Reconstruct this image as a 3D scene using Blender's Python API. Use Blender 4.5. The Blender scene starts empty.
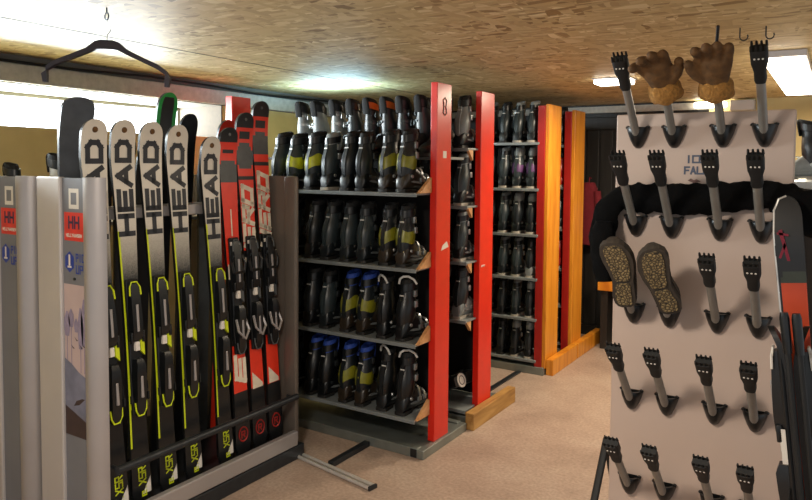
import bpy, bmesh, math, random
from mathutils import Vector, Matrix
random.seed(7)
S = bpy.context.scene
COL = S.collection
PI = math.pi

# ------------------------------------------------------------------ materials
def lin(h):
    h = h.lstrip('#')
    o = []
    for i in (0, 2, 4):
        c = int(h[i:i+2], 16) / 255
        o.append(c / 12.92 if c <= .04045 else ((c + .055) / 1.055) ** 2.4)
    return (*o, 1)

def mat(name, col, rough=.5, metal=0, noise=.12, scale=30, bump=0, spec=.5, emit=None, estr=0):
    m = bpy.data.materials.new(name)
    m.use_nodes = True
    nt = m.node_tree
    b = nt.nodes['Principled BSDF']
    c = lin(col) if isinstance(col, str) else (*col, 1)
    b.inputs['Roughness'].default_value = rough
    b.inputs['Metallic'].default_value = metal
    b.inputs['Specular IOR Level'].default_value = spec
    if emit:
        b.inputs['Emission Color'].default_value = lin(emit)
        b.inputs['Emission Strength'].default_value = estr
    tc = nt.nodes.new('ShaderNodeTexCoord')
    n = nt.nodes.new('ShaderNodeTexNoise')
    n.inputs['Scale'].default_value = scale
    n.inputs['Detail'].default_value = 4
    nt.links.new(tc.outputs['Object'], n.inputs['Vector'])
    r = nt.nodes.new('ShaderNodeValToRGB')
    r.color_ramp.elements[0].position = .3
    r.color_ramp.elements[1].position = .7
    r.color_ramp.elements[0].color = (*[x * (1 - noise) for x in c[:3]], 1)
    r.color_ramp.elements[1].color = (*[min(1, x * (1 + noise)) for x in c[:3]], 1)
    nt.links.new(n.outputs['Fac'], r.inputs['Fac'])
    nt.links.new(r.outputs['Color'], b.inputs['Base Color'])
    if bump:
        bp = nt.nodes.new('ShaderNodeBump')
        bp.inputs['Strength'].default_value = bump
        bp.inputs['Distance'].default_value = .01
        nt.links.new(n.outputs['Fac'], bp.inputs['Height'])
        nt.links.new(bp.outputs['Normal'], b.inputs['Normal'])
    return m

def node_mat(name):
    m = bpy.data.materials.new(name)
    m.use_nodes = True
    nt = m.node_tree
    return m, nt, nt.nodes['Principled BSDF'], nt.nodes.new('ShaderNodeTexCoord')

def ramp(nt, stops, interp='LINEAR'):
    r = nt.nodes.new('ShaderNodeValToRGB')
    cr = r.color_ramp
    cr.interpolation = interp
    while len(cr.elements) < len(stops):
        cr.elements.new(.5)
    for e, (p, c) in zip(cr.elements, stops):
        e.position = p
        e.color = lin(c)
    return r

def osb_mat():
    m, nt, b, tc = node_mat('osb_board')
    L = nt.links
    def flakes(sx, sy, rot, seed):
        mp = nt.nodes.new('ShaderNodeMapping')
        mp.inputs['Scale'].default_value = (sx, sy, 1)
        mp.inputs['Rotation'].default_value = (0, 0, rot)
        mp.inputs['Location'].default_value = (seed, seed * 2, 0)
        ns = nt.nodes.new('ShaderNodeTexNoise'); ns.inputs['Scale'].default_value = 5
        mx = nt.nodes.new('ShaderNodeMix'); mx.data_type = 'VECTOR'; mx.inputs['Factor'].default_value = .06
        L.new(tc.outputs['Object'], ns.inputs['Vector'])
        L.new(tc.outputs['Object'], mx.inputs[4]); L.new(ns.outputs['Color'], mx.inputs[5])
        L.new(mx.outputs[1], mp.inputs['Vector'])
        v = nt.nodes.new('ShaderNodeTexVoronoi'); v.inputs['Scale'].default_value = 1
        L.new(mp.outputs['Vector'], v.inputs['Vector'])
        sp = nt.nodes.new('ShaderNodeSeparateColor')
        L.new(v.outputs['Color'], sp.inputs['Color'])
        return sp.outputs['Red'], sp.outputs['Green']
    a, a2 = flakes(8, 30, .5, 3)
    c, c2 = flakes(28, 7, .3, 8)
    e, e2 = flakes(10, 42, -.6, 5)
    gt = nt.nodes.new('ShaderNodeMath'); gt.operation = 'GREATER_THAN'; gt.inputs[1].default_value = .5
    L.new(a2, gt.inputs[0])
    m1 = nt.nodes.new('ShaderNodeMix'); m1.data_type = 'FLOAT'
    L.new(gt.outputs[0], m1.inputs[0]); L.new(a, m1.inputs[2]); L.new(c, m1.inputs[3])
    gt2 = nt.nodes.new('ShaderNodeMath'); gt2.operation = 'GREATER_THAN'; gt2.inputs[1].default_value = .6
    L.new(c2, gt2.inputs[0])
    m2 = nt.nodes.new('ShaderNodeMix'); m2.data_type = 'FLOAT'
    L.new(gt2.outputs[0], m2.inputs[0]); L.new(m1.outputs[0], m2.inputs[2]); L.new(e, m2.inputs[3])
    r = ramp(nt, [(0, '#86693c'), (.12, '#b0966a'), (.5, '#bfa674'), (.88, '#c9b284'), (1, '#decb9e')])
    L.new(m2.outputs[0], r.inputs['Fac'])
    L.new(r.outputs['Color'], b.inputs['Base Color'])
    b.inputs['Roughness'].default_value = .55
    bp = nt.nodes.new('ShaderNodeBump'); bp.inputs['Strength'].default_value = .25; bp.inputs['Distance'].default_value = .004
    L.new(m2.outputs[0], bp.inputs['Height']); L.new(bp.outputs['Normal'], b.inputs['Normal'])
    return m

def floor_mat():
    m, nt, b, tc = node_mat('floor_screed')
    L = nt.links
    n = nt.nodes.new('ShaderNodeTexNoise'); n.inputs['Scale'].default_value = 2.2; n.inputs['Detail'].default_value = 8; n.inputs['Roughness'].default_value = .65
    L.new(tc.outputs['Object'], n.inputs['Vector'])
    r = ramp(nt, [(.3, '#9d8778'), (.5, '#b19a89'), (.7, '#bca898')])
    L.new(n.outputs['Fac'], r.inputs['Fac'])
    n2 = nt.nodes.new('ShaderNodeTexNoise'); n2.inputs['Scale'].default_value = 60; n2.inputs['Detail'].default_value = 5
    L.new(tc.outputs['Object'], n2.inputs['Vector'])
    r2 = ramp(nt, [(.3, '#d8d8d8'), (.7, '#ffffff')])
    L.new(n2.outputs['Fac'], r2.inputs['Fac'])
    mx = nt.nodes.new('ShaderNodeMix'); mx.data_type = 'RGBA'; mx.blend_type = 'MULTIPLY'; mx.inputs[0].default_value = 1
    L.new(r.outputs['Color'], mx.inputs[6]); L.new(r2.outputs['Color'], mx.inputs[7])
    L.new(mx.outputs[2], b.inputs['Base Color'])
    b.inputs['Roughness'].default_value = .55
    bp = nt.nodes.new('ShaderNodeBump'); bp.inputs['Strength'].default_value = .1; bp.inputs['Distance'].default_value = .005
    L.new(n2.outputs['Fac'], bp.inputs['Height']); L.new(bp.outputs['Normal'], b.inputs['Normal'])
    return m

def wood_mat(name, c0, c1, c2, scale=(3, 3, 30), rough=.5):
    m, nt, b, tc = node_mat(name)
    L = nt.links
    mp = nt.nodes.new('ShaderNodeMapping'); mp.inputs['Scale'].default_value = scale
    n = nt.nodes.new('ShaderNodeTexNoise'); n.inputs['Scale'].default_value = 1.5; n.inputs['Detail'].default_value = 6; n.inputs['Distortion'].default_value = .6
    L.new(tc.outputs['Object'], mp.inputs['Vector']); L.new(mp.outputs['Vector'], n.inputs['Vector'])
    r = ramp(nt, [(.3, c0), (.5, c1), (.7, c2)])
    L.new(n.outputs['Fac'], r.inputs['Fac']); L.new(r.outputs['Color'], b.inputs['Base Color'])
    b.inputs['Roughness'].default_value = rough
    return m

def fade_mat():
    m, nt, b, tc = node_mat('ski_white_to_black')
    L = nt.links
    sp = nt.nodes.new('ShaderNodeSeparateXYZ')
    L.new(tc.outputs['Object'], sp.inputs['Vector'])
    n = nt.nodes.new('ShaderNodeTexNoise'); n.inputs['Scale'].default_value = 220
    L.new(tc.outputs['Object'], n.inputs['Vector'])
    ad = nt.nodes.new('ShaderNodeMath'); ad.operation = 'MULTIPLY_ADD'; ad.inputs[1].default_value = .1; 
    L.new(n.outputs['Fac'], ad.inputs[0]); L.new(sp.outputs['Z'], ad.inputs[2])
    mr = nt.nodes.new('ShaderNodeMapRange'); mr.inputs[1].default_value = .95; mr.inputs[2].default_value = 1.4
    L.new(ad.outputs[0], mr.inputs[0])
    r = ramp(nt, [(.05, '#0d0e10'), (.2, '#3a3a38'), (.45, '#a09c92'), (.75, '#cfc9bd'), (1, '#d6d0c4')])
    L.new(mr.outputs[0], r.inputs['Fac']); L.new(r.outputs['Color'], b.inputs['Base Color'])
    b.inputs['Roughness'].default_value = .3
    return m

def tread_mat():
    m, nt, b, tc = node_mat('tread_rubber')
    L = nt.links
    v = nt.nodes.new('ShaderNodeTexVoronoi'); v.inputs['Scale'].default_value = 95; v.feature = 'DISTANCE_TO_EDGE'
    L.new(tc.outputs['Object'], v.inputs['Vector'])
    r = ramp(nt, [(.03, '#231d15'), (.12, '#6f5e40'), (.35, '#948058')])
    L.new(v.outputs['Distance'], r.inputs['Fac']); L.new(r.outputs['Color'], b.inputs['Base Color'])
    b.inputs['Roughness'].default_value = .8
    bp = nt.nodes.new('ShaderNodeBump'); bp.inputs['Strength'].default_value = .9; bp.inputs['Distance'].default_value = .006
    L.new(v.outputs['Distance'], bp.inputs['Height']); L.new(bp.outputs['Normal'], b.inputs['Normal'])
    return m

M = {}
M['osb'] = osb_mat()
M['floor'] = floor_mat()
M['cream'] = mat('cream_wall', '#cdbb85', .8, scale=6, noise=.07)
M['wallgrey'] = mat('grey_wall_board', '#6f6d66', .8, scale=6)
M['darkwood'] = wood_mat('dark_wood', '#12100e', '#1b1815', '#262320', (12, 12, 1.5))
M['red'] = mat('red_paint', '#d3200f', .3, noise=.06, scale=12)
M['darkred'] = mat('dull_red_paint', '#9c1a12', .45, noise=.1, scale=12)
M['pine'] = wood_mat('orange_pine', '#b86a18', '#cf8424', '#da9634', (14, 14, 1.6), .35)
M['block'] = wood_mat('raw_pine', '#8a622e', '#a67c40', '#b88f52', (14, 2, 14), .6)
M['steel'] = mat('galvanised_steel', '#8d938e', .45, .75, noise=.15, scale=8)
M['shelf'] = mat('shelf_steel', '#858b8c', .4, .25, noise=.12, scale=8)
M['darksteel'] = mat('dark_steel', '#33363a', .4, .6)
M['chrome'] = mat('chrome_tube', '#dedcd6', .3, .6, noise=.04)
M['gap_shade'] = mat('gap_shade_black', '#0e0f10', .8)  # near-black that puts the darkness between the boots into colour
M['alu'] = mat('brushed_alu', '#a8a3a2', .42, .55, noise=.05, scale=4)
M['alu_light'] = mat('pale_alu', '#c0bbb9', .45, .35, noise=.04, scale=4)
M['strip'] = mat('grey_panel', '#75767c', .55, .1, noise=.05, scale=5)
M['taupe'] = mat('taupe_post', '#6e655d', .45, .4, noise=.06, scale=5)
M['black'] = mat('black_plastic', '#101214', .32, noise=.2)
M['matte'] = mat('matte_black', '#0c0d0e', .65, noise=.2)
M['grille'] = mat('grey_tube', '#8a867f', .4, .4, noise=.06)
M['white'] = mat('white_paint', '#d9d5cd', .5, noise=.04)
M['board'] = mat('dryer_white_laminate', '#bda89b', .45, noise=.025, scale=3)
M['yellow'] = mat('acid_yellow', '#c3d21a', .4, noise=.05)
M['skiwhite'] = fade_mat()
M['ink'] = mat('ink_dark', '#23252c', .4)
M['paper'] = mat('paper_white', '#d8d2c8', .7, noise=.04)
M['blue'] = mat('print_blue', '#1d3a93', .5)
M['stickred'] = mat('sticker_red', '#d3352a', .45)
M['navy'] = mat('print_navy', '#1c1f4a', .5)
M['skired'] = mat('ski_red', '#e0351c', .32, noise=.05)
M['skiblack'] = mat('ski_black', '#141517', .35)
M['skigrey'] = mat('ski_grey', '#4b4f50', .4)
M['cream_print'] = mat('print_cream', '#ded3bd', .45)
M['emblem'] = mat('emblem_red', '#a8201a', .45)
M['green'] = mat('green_rim', '#1f9a45', .4)
M['snowboard'] = mat('snowboard_grey', '#51555c', .4, noise=.25, scale=12)
M['orange'] = mat('ski_orange', '#b03c18', .4, noise=.15, scale=8)
M['leather'] = mat('tan_leather', '#5a3d1c', .8, noise=.35, scale=40, bump=.4)
M['leather_cuff'] = mat('tan_fleece', '#94682f', .95, noise=.25, scale=90, bump=.8)
M['shoe'] = mat('brown_grey_shoe', '#3a322a', .8, noise=.25, scale=40, bump=.3)
M['tread'] = tread_mat()
M['cloth'] = mat('black_cloth', '#040405', .9, noise=.3, scale=20, bump=.5, spec=.15)
M['cloth_red'] = mat('dark_red_cloth', '#6e1420', .9)
M['pink'] = mat('magenta_patch', '#74172c', .8)
M['clothblue'] = mat('blue_cloth', '#1c2a8a', .9)
M['lamp'] = mat('lamp_diffuser', '#ffffff', .5, emit='#fff3dc', estr=9)
M['lampwarm'] = mat('lamp_diffuser_warm', '#ffffff', .5, emit='#ffdcae', estr=9)
M['pane'] = mat('daylit_window_pane', '#ffffff', .5, emit='#e4f1ff', estr=7)
M['frame'] = mat('window_frame_paint', '#b9b8b0', .5)
M['mauve'] = mat('poster_mauve', '#8a7f96', .6)
M['posterpink'] = mat('poster_pink', '#b9a4a2', .6, noise=.06, scale=8)
M['posterblue'] = mat('poster_bluegrey', '#6f7184', .6, noise=.2, scale=14)
M['posterdark'] = mat('poster_brown', '#3a2a2a', .6)
# boot plastics
M['b_black'] = mat('boot_black', '#0d1012', .36, noise=.25)
M['b_char'] = mat('boot_charcoal', '#171c1f', .36, noise=.2)
M['b_slate'] = mat('boot_slate', '#2a3336', .36, noise=.2)
M['b_olive'] = mat('boot_olive', '#77761c', .35, noise=.25, scale=18)
M['b_lime'] = mat('boot_lime', '#a8aa1e', .35, noise=.2, scale=18)
M['b_brown'] = mat('boot_smoke', '#2b241c', .3, noise=.2)
M['b_grey'] = mat('boot_grey', '#767b7b', .35, noise=.12)
M['b_white'] = mat('boot_white', '#c9cac6', .35, noise=.08)
M['b_red'] = mat('boot_red', '#b01a16', .35, noise=.15)
M['b_purple'] = mat('boot_purple', '#5c3a66', .35, noise=.2)
M['b_blue'] = mat('boot_liner_blue', '#1f3f92', .7)
M['b_orange'] = mat('boot_orange', '#d9641a', .5)
M['b_liner'] = mat('boot_liner_black', '#0b0c0d', .8)
M['b_sole'] = mat('boot_sole_dark', '#1b1a18', .6)
M['b_solepale'] = mat('boot_sole_pale', '#a59f93', .6)
M['buckle'] = mat('buckle_metal', '#a9adac', .3, .7, noise=.05)
M['buckle_dark'] = mat('buckle_dark', '#3c4142', .35, .6)
M['gusset'] = wood_mat('gusset_wood', '#a9764a', '#c4905f', '#d3a577', (8, 8, 8))

# ------------------------------------------------------------------ mesh helpers
def link(name, bm, mats, parent=None, smooth=False, loc=None, rot=None):
    bmesh.ops.recalc_face_normals(bm, faces=bm.faces[:])
    me = bpy.data.meshes.new(name)
    bm.to_mesh(me); bm.free()
    for m in (mats if isinstance(mats, (list, tuple)) else [mats]):
        me.materials.append(m)
    if smooth:
        for p in me.polygons: p.use_smooth = True
        me.set_sharp_from_angle(angle=math.radians(40))
    o = bpy.data.objects.new(name, me)
    COL.objects.link(o)
    if parent: o.parent = parent
    if loc: o.location = loc
    if rot: o.rotation_euler = rot
    return o

def tag(o, label, cat, group=None):
    o['label'] = label; o['category'] = cat
    if group: o['group'] = group
    return o

def thing(name, label, cat, loc=(0, 0, 0), rot=(0, 0, 0), group=None):
    o = bpy.data.objects.new(name, None)
    o.empty_display_size = .05
    COL.objects.link(o)
    o.location = loc; o.rotation_euler = rot
    return tag(o, label, cat, group)

def struct(o):
    o['kind'] = 'structure'
    return o

def BM(): return bmesh.new()

def box(bm, x0, x1, y0, y1, z0, z1, mi=0, bev=0):
    r = bmesh.ops.create_cube(bm, size=1)
    vs = r['verts']
    for v in vs:
        v.co = Vector(((x0 + x1) / 2 + v.co.x * (x1 - x0), (y0 + y1) / 2 + v.co.y * (y1 - y0), (z0 + z1) / 2 + v.co.z * (z1 - z0)))
    fs = set(f for v in vs for f in v.link_faces)
    for f in fs: f.material_index = mi
    if bev:
        es = list(set(e for v in vs for e in v.link_edges))
        rr = bmesh.ops.bevel(bm, geom=es, offset=bev, segments=2, affect='EDGES', profile=.5)
        for f in rr['faces']: f.material_index = mi
    return bm

def loft(bm, rings, cap=True, closed=True, mi=0):
    vr = [[bm.verts.new(p) for p in r] for r in rings]
    n = len(vr[0])
    for a, b in zip(vr, vr[1:]):
        for i in range(n if closed else n - 1):
            j = (i + 1) % n
            f = bm.faces.new((a[i], a[j], b[j], b[i])); f.material_index = mi
    if cap and closed:
        for r in (vr[0][::-1], vr[-1]):
            try:
                f = bm.faces.new(r); f.material_index = mi
            except ValueError: pass
    return vr

def frame_of(d):
    d = d.normalized()
    up = Vector((0, 0, 1)) if abs(d.z) < .95 else Vector((0, 1, 0))
    a = d.cross(up).normalized()
    return a, a.cross(d).normalized()

def tube(bm, pts, rad, n=10, mi=0, cap=True):
    pts = [Vector(p) for p in pts]
    rs = rad if isinstance(rad, (list, tuple)) else [rad] * len(pts)
    rings = []
    for i, p in enumerate(pts):
        d = pts[min(i + 1, len(pts) - 1)] - pts[max(i - 1, 0)]
        a, b = frame_of(d)
        rings.append([p + (a * math.cos(t) + b * math.sin(t)) * rs[i] for t in [2 * PI * k / n for k in range(n)]])
    loft(bm, rings, cap, True, mi)
    return bm

def sphere(bm, c, r, sub=2, sc=(1, 1, 1), mi=0):
    q = bmesh.ops.create_icosphere(bm, subdivisions=sub, radius=r)
    for v in q['verts']:
        v.co = Vector((v.co.x * sc[0], v.co.y * sc[1], v.co.z * sc[2])) + Vector(c)
        for f in v.link_faces: f.material_index = mi

def prism(bm, pts, d, mi=0):
    # polygon extruded by vector d
    d = Vector(d)
    a = [bm.verts.new(p) for p in pts]
    b = [bm.verts.new(Vector(p) + d) for p in pts]
    n = len(a)
    fs = [bm.faces.new(a[::-1]), bm.faces.new(b)]
    for i in range(n):
        fs.append(bm.faces.new((a[i], a[(i + 1) % n], b[(i + 1) % n], b[i])))
    for f in fs: f.material_index = mi

# stroke lettering -------------------------------------------------------------
F = {
 'H': [(0,0,0,1),(1,0,1,1),(0,.5,1,.5)], 'E': [(0,0,0,1),(0,0,1,0),(0,.5,.9,.5),(0,1,1,1)],
 'A': [(0,0,.5,1),(1,0,.5,1),(.2,.33,.8,.33)], 'D': [(0,0,0,1),(0,0,.75,0),(0,1,.75,1),(.75,0,1,.25),(1,.25,1,.75),(1,.75,.75,1)],
 'X': [(0,0,1,1),(0,1,1,0)], 'S': [(0,0,1,0),(1,0,1,.5),(0,.5,1,.5),(0,.5,0,1),(0,1,1,1)],
 'R': [(0,0,0,1),(0,1,1,1),(1,1,1,.5),(0,.5,1,.5),(.45,.5,1,0)], 'O': [(0,0,1,0),(1,0,1,1),(0,1,1,1),(0,0,0,1)],
 'I': [(.5,0,.5,1)], 'C': [(0,0,1,0),(0,0,0,1),(0,1,1,1)], 'F': [(0,0,0,1),(0,.5,.8,.5),(0,1,1,1)],
 'L': [(0,0,0,1),(0,0,1,0)], 'P': [(0,0,0,1),(0,1,1,1),(1,1,1,.5),(0,.5,1,.5)], 'N': [(0,0,0,1),(0,1,1,0),(1,0,1,1)],
 'K': [(0,0,0,1),(0,.45,1,1),(.2,.55,1,0)], 'U': [(0,0,1,0),(0,0,0,1),(1,0,1,1)], 'G': [(0,0,1,0),(0,0,0,1),(0,1,1,1),(1,0,1,.5),(.5,.5,1,.5)],
 'Y': [(.5,0,.5,.5),(.5,.5,0,1),(.5,.5,1,1)], 'T': [(.5,0,.5,1),(0,1,1,1)], 'B': [(0,0,0,1),(0,0,1,0),(1,0,1,.5),(0,.5,1,.5),(.9,.5,.9,1),(0,1,.9,1)],
 'e': [(0,.3,1,.3),(0,0,0,.6),(0,.6,1,.6),(1,.6,1,.3),(0,0,1,0)], '.': [(.3,0,.5,0)], '/': [(0,0,1,1)],
}
def text(bm, s, org, right, up, w, h, adv, t, mi=0, shear=0):
    org = Vector(org); right = Vector(right); up = Vector(up)
    nrm = right.cross(up)
    for k, ch in enumerate(s):
        for i, (x0, y0, x1, y1) in enumerate(F.get(ch, [])):
            a = Vector((x0 * w + shear * y0 * h, y0 * h)); b = Vector((x1 * w + shear * y1 * h, y1 * h))
            d = (b - a)
            d = d.normalized() if d.length > 0 else Vector((1, 0))
            p = Vector((-d.y, d.x)) * t / 2
            a2 = a - d * t / 2; b2 = b + d * t / 2
            vs = []
            for q in (a2 - p, b2 - p, b2 + p, a2 + p):
                vs.append(bm.verts.new(org + right * (k * adv + q.x) + up * q.y + nrm * (.00005 * i)))
            f = bm.faces.new(vs); f.material_index = mi

def quad(bm, org, right, up, x0, x1, y0, y1, mi=0):
    org = Vector(org); right = Vector(right); up = Vector(up)
    f = bm.faces.new([bm.verts.new(org + right * x + up * y) for x, y in ((x0, y0), (x1, y0), (x1, y1), (x0, y1))])
    f.material_index = mi
def poly(bm, org, right, up, pts, mi=0):
    org = Vector(org); right = Vector(right); up = Vector(up)
    f = bm.faces.new([bm.verts.new(org + right * x + up * y) for x, y in pts]); f.material_index = mi

def remeshed(name, bm, m, parent, voxel=.004, smooth_it=6):
    o = link(name + '_tmp', bm, m)
    md = o.modifiers.new('r', 'REMESH'); md.mode = 'VOXEL'; md.voxel_size = voxel
    sm = o.modifiers.new('s', 'SMOOTH'); sm.iterations = smooth_it; sm.factor = .5
    dg = bpy.context.evaluated_depsgraph_get()
    me = bpy.data.meshes.new_from_object(o.evaluated_get(dg))
    bpy.data.objects.remove(o)
    me.name = name
    me.materials.clear(); me.materials.append(m)
    for p in me.polygons: p.use_smooth = True
    q = bpy.data.objects.new(name, me); COL.objects.link(q); q.parent = parent
    return q

# ------------------------------------------------------------------ the room
CZ = 2.22
XL, XR, YF, YB = -3.95, 1.6, -1.6, 6.6
WY0, WY1, WZ0, WZ1, WX = -.2, 3.68, 1.82, 2.06, -4.55   # window opening in the window wall
struct(link('floor', box(BM(), XL - 1, XR + .1, YF - .1, YB + .6, -.1, 0), M['floor']))
struct(link('ceiling', box(BM(), XL - 1, XR + .1, YF - .1, YB + .6, CZ, CZ + .1), M['osb']))
bm = BM()
box(bm, XL - .7, XL, YF, YB, 0, WZ0)
box(bm, XL - .7, XL, YF, WY0, WZ0, WZ1); box(bm, XL - .7, XL, WY1, YB, WZ0, WZ1)
struct(link('wall_left', bm, M['cream']))
struct(link('trim_1', box(BM(), XL - .7, XL, YF, YB, WZ1, CZ), M['wallgrey']))      # lintel band over the window
struct(link('trim_2', box(BM(), XL, XL + .03, YF, YB, WZ1 + .005, WZ1 + .11, bev=.005), M['frame']))
bm = BM()
tube(bm, [(XL + .045, -1 + .5 * k, WZ1 + .125 + .012 * math.sin(k * 1.7)) for k in range(16)], .008, 6)
tag(link('cable', bm, M['matte']), 'dark cable running along the grey band above the window', 'cable')
w = struct(thing('window_1', '', 'window'))
del w['label']; del w['category']
link('pane', box(BM(), WX - .02, WX, WY0, WY1, WZ0, WZ1), M['pane'], w)
bm = BM()
for z0, z1 in ((WZ0, WZ0 + .025), (WZ1 - .025, WZ1)): box(bm, WX, WX + .13, WY0, WY1, z0, z1)
for y in (WY0, 1.2, WY1 - .03): box(bm, WX, WX + .13, y, y + .03, WZ0 + .025, WZ1 - .025)
link('window_frame', bm, M['wallgrey'], w)
struct(link('trim_7', box(BM(), WX + .03, XL - .002, WY1 - .012, WY1 - .0005, WZ0, WZ1), mat('reveal_brown', '#4a4034', .8)))
bm = BM()
box(bm, XL - .7, -1.0, YB, YB + .1, 0, CZ)
for k in range(24):
    x = -3.9 + k * .13
    box(bm, x, x + .115, YB - .018, YB, .1, 1.98, bev=.004)
box(bm, XL, -1.0, YB - .03, YB, 1.98, 2.1, bev=.006); box(bm, XL, -1.0, YB - .03, YB, 0, .1)
struct(link('wall_back', bm, M['darkwood']))
struct(link('wall_back_cream', box(BM(), -1.0, XR, YB, YB + .1, 0, CZ), M['cream']))
struct(link('trim_3', box(BM(), XL, -1.0, YB - .06, YB - .03, 2.14, 2.2), M['frame']))
struct(link('trim_4', box(BM(), -3.003, -2.997, YF, YB, CZ - .0015, CZ + .001), M['matte']))

# ------------------------------------------------------------------ ceiling lamps
def batten(label, x0, x1, y0, y1, z0, m, cat='lamp', name='ceiling_lamp'):
    t = thing(name, label, cat, ((x0 + x1) / 2, (y0 + y1) / 2, CZ))
    cx, cy = (x0 + x1) / 2, (y0 + y1) / 2
    link('housing', box(BM(), x0 - cx - .008, x1 - cx + .008, y0 - cy - .012, y1 - cy + .012, z0 + .03 - CZ, 0, bev=.004), M['alu_light'], t)
    link('diffuser', box(BM(), x0 - cx, x1 - cx, y0 - cy, y1 - cy, z0 - CZ, z0 + .03 - CZ, bev=.012), m, t, True)
    return t
batten('long bright ceiling lamp over the far end, beyond the glove dryer', -.36, -.17, 4.05, 5.8, 2.155, M['lamp'])
batten('small square ceiling lamp above the aisle beside the yellow posts', -1.44, -1.2, 4.66, 4.82, 2.18, M['lamp'])
batten('warm ceiling lamp overhead between the ski rack and the glove dryer', -1.22, -.98, .38, .82, 2.16, M['lampwarm'])
t = thing('wall_lamp', 'white tube lamp with grey end box high on the cream end wall', 'lamp', (-.87, YB, 2.15))
link('diffuser', box(BM(), -.24, .02, -.12, -.02, .0, .05, bev=.015), M['lamp'], t, True)
link('housing', box(BM(), .05, .24, -.11, 0, -.035, .055, bev=.008), M['alu_light'], t)

def area(name, loc, rot, sx, sy, power, col):
    l = bpy.data.lights.new(name, 'AREA'); l.shape = 'RECTANGLE'; l.size = sx; l.size_y = sy
    l.energy = power; l.color = col
    o = bpy.data.objects.new(name, l); COL.objects.link(o); o.location = loc; o.rotation_euler = rot
    return o
area('ceiling_lamp_light', (-1.1, .6, 2.15), (0, 0, 0), .2, .4, 54, (1, .9, .78))
area('far_lamp_light', (-.265, 4.9, 2.14), (0, 0, 0), .17, 1.6, 40, (1, .84, .62))
area('aisle_lamp_light', (-1.33, 4.74, 2.17), (0, 0, 0), .2, .2, 30, (1, .84, .64))
area('window_daylight', (WX + .05, 1.74, 1.94), (0, -PI / 2 - .45, 0), .2, 3.7, 220, (.86, .96, 1))
area('ceiling_patch_uplight', (-3.25, 4.15, 2.02), (PI, 0, 0), .6, .35, 12, (.45, .8, 1))  # added unseen uplight for the bluish ceiling patch
W = bpy.data.worlds.new('World'); S.world = W; W.use_nodes = True
W.node_tree.nodes['Background'].inputs['Color'].default_value = (.93, .97, 1, 1)
W.node_tree.nodes['Background'].inputs['Strength'].default_value = .62

# ------------------------------------------------------------------ ski boots
def sup(hw, z0, z1, y, n=16, e=2.6):
    r = []
    for k in range(n):
        t = 2 * PI * k / n
        c, s = math.cos(t), math.sin(t)
        x = hw * math.copysign(abs(c) ** (2 / e), c)
        z = (z0 + z1) / 2 + (z1 - z0) / 2 * math.copysign(abs(s) ** (2 / e), s)
        r.append(Vector((x, y, z)))
    return r
CUFF = [(.075, .062, .0395, .058), (.105, .058, .0415, .061), (.14, .059, .0485, .065), (.18, .062, .0515, .065), (.212, .066, .049, .061), (.24, .072, .041, .054), (.265, .077, .0365, .050), (.295, .082, .0355, .050)]
def cuff_at(z):
    for a, b in zip(CUFF, CUFF[1:]):
        if a[0] <= z <= b[0]:
            f = (z - a[0]) / (b[0] - a[0])
            return [a[i] + (b[i] - a[i]) * f for i in range(4)]
    return list(CUFF[-1]) if z > .2 else list(CUFF[0])
def ell(cy, rx, ry, z, a0=0, a1=2 * PI, n=20, tilt=.12, off=0):
    out = []
    full = abs(a1 - a0 - 2 * PI) < 1e-4
    for k in range(n):
        t = a0 + (a1 - a0) * k / (n if full else n - 1)
        x = (rx + off) * math.cos(t); y = (ry + off) * math.sin(t)
        out.append(Vector((x, cy + y, z + tilt * y)))
    return out
def band(bm, z0, z1, a0, a1, off, th, n=12):
    # a strip wrapped part-way round the cuff, closed all round
    rings = []
    A = [];
    for k in range(n):
        t = a0 + (a1 - a0) * k / (n - 1)
        q = []
        for z, o in ((z0, off), (z1, off), (z1, off + th), (z0, off + th)):
            _, cy, rx, ry = cuff_at(z)
            x = (rx + o) * math.cos(t); y = (ry + o) * math.sin(t)
            q.append(Vector((x, cy + y, z + .12 * y)))
        rings.append(q)
    loft(bm, rings)

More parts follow.
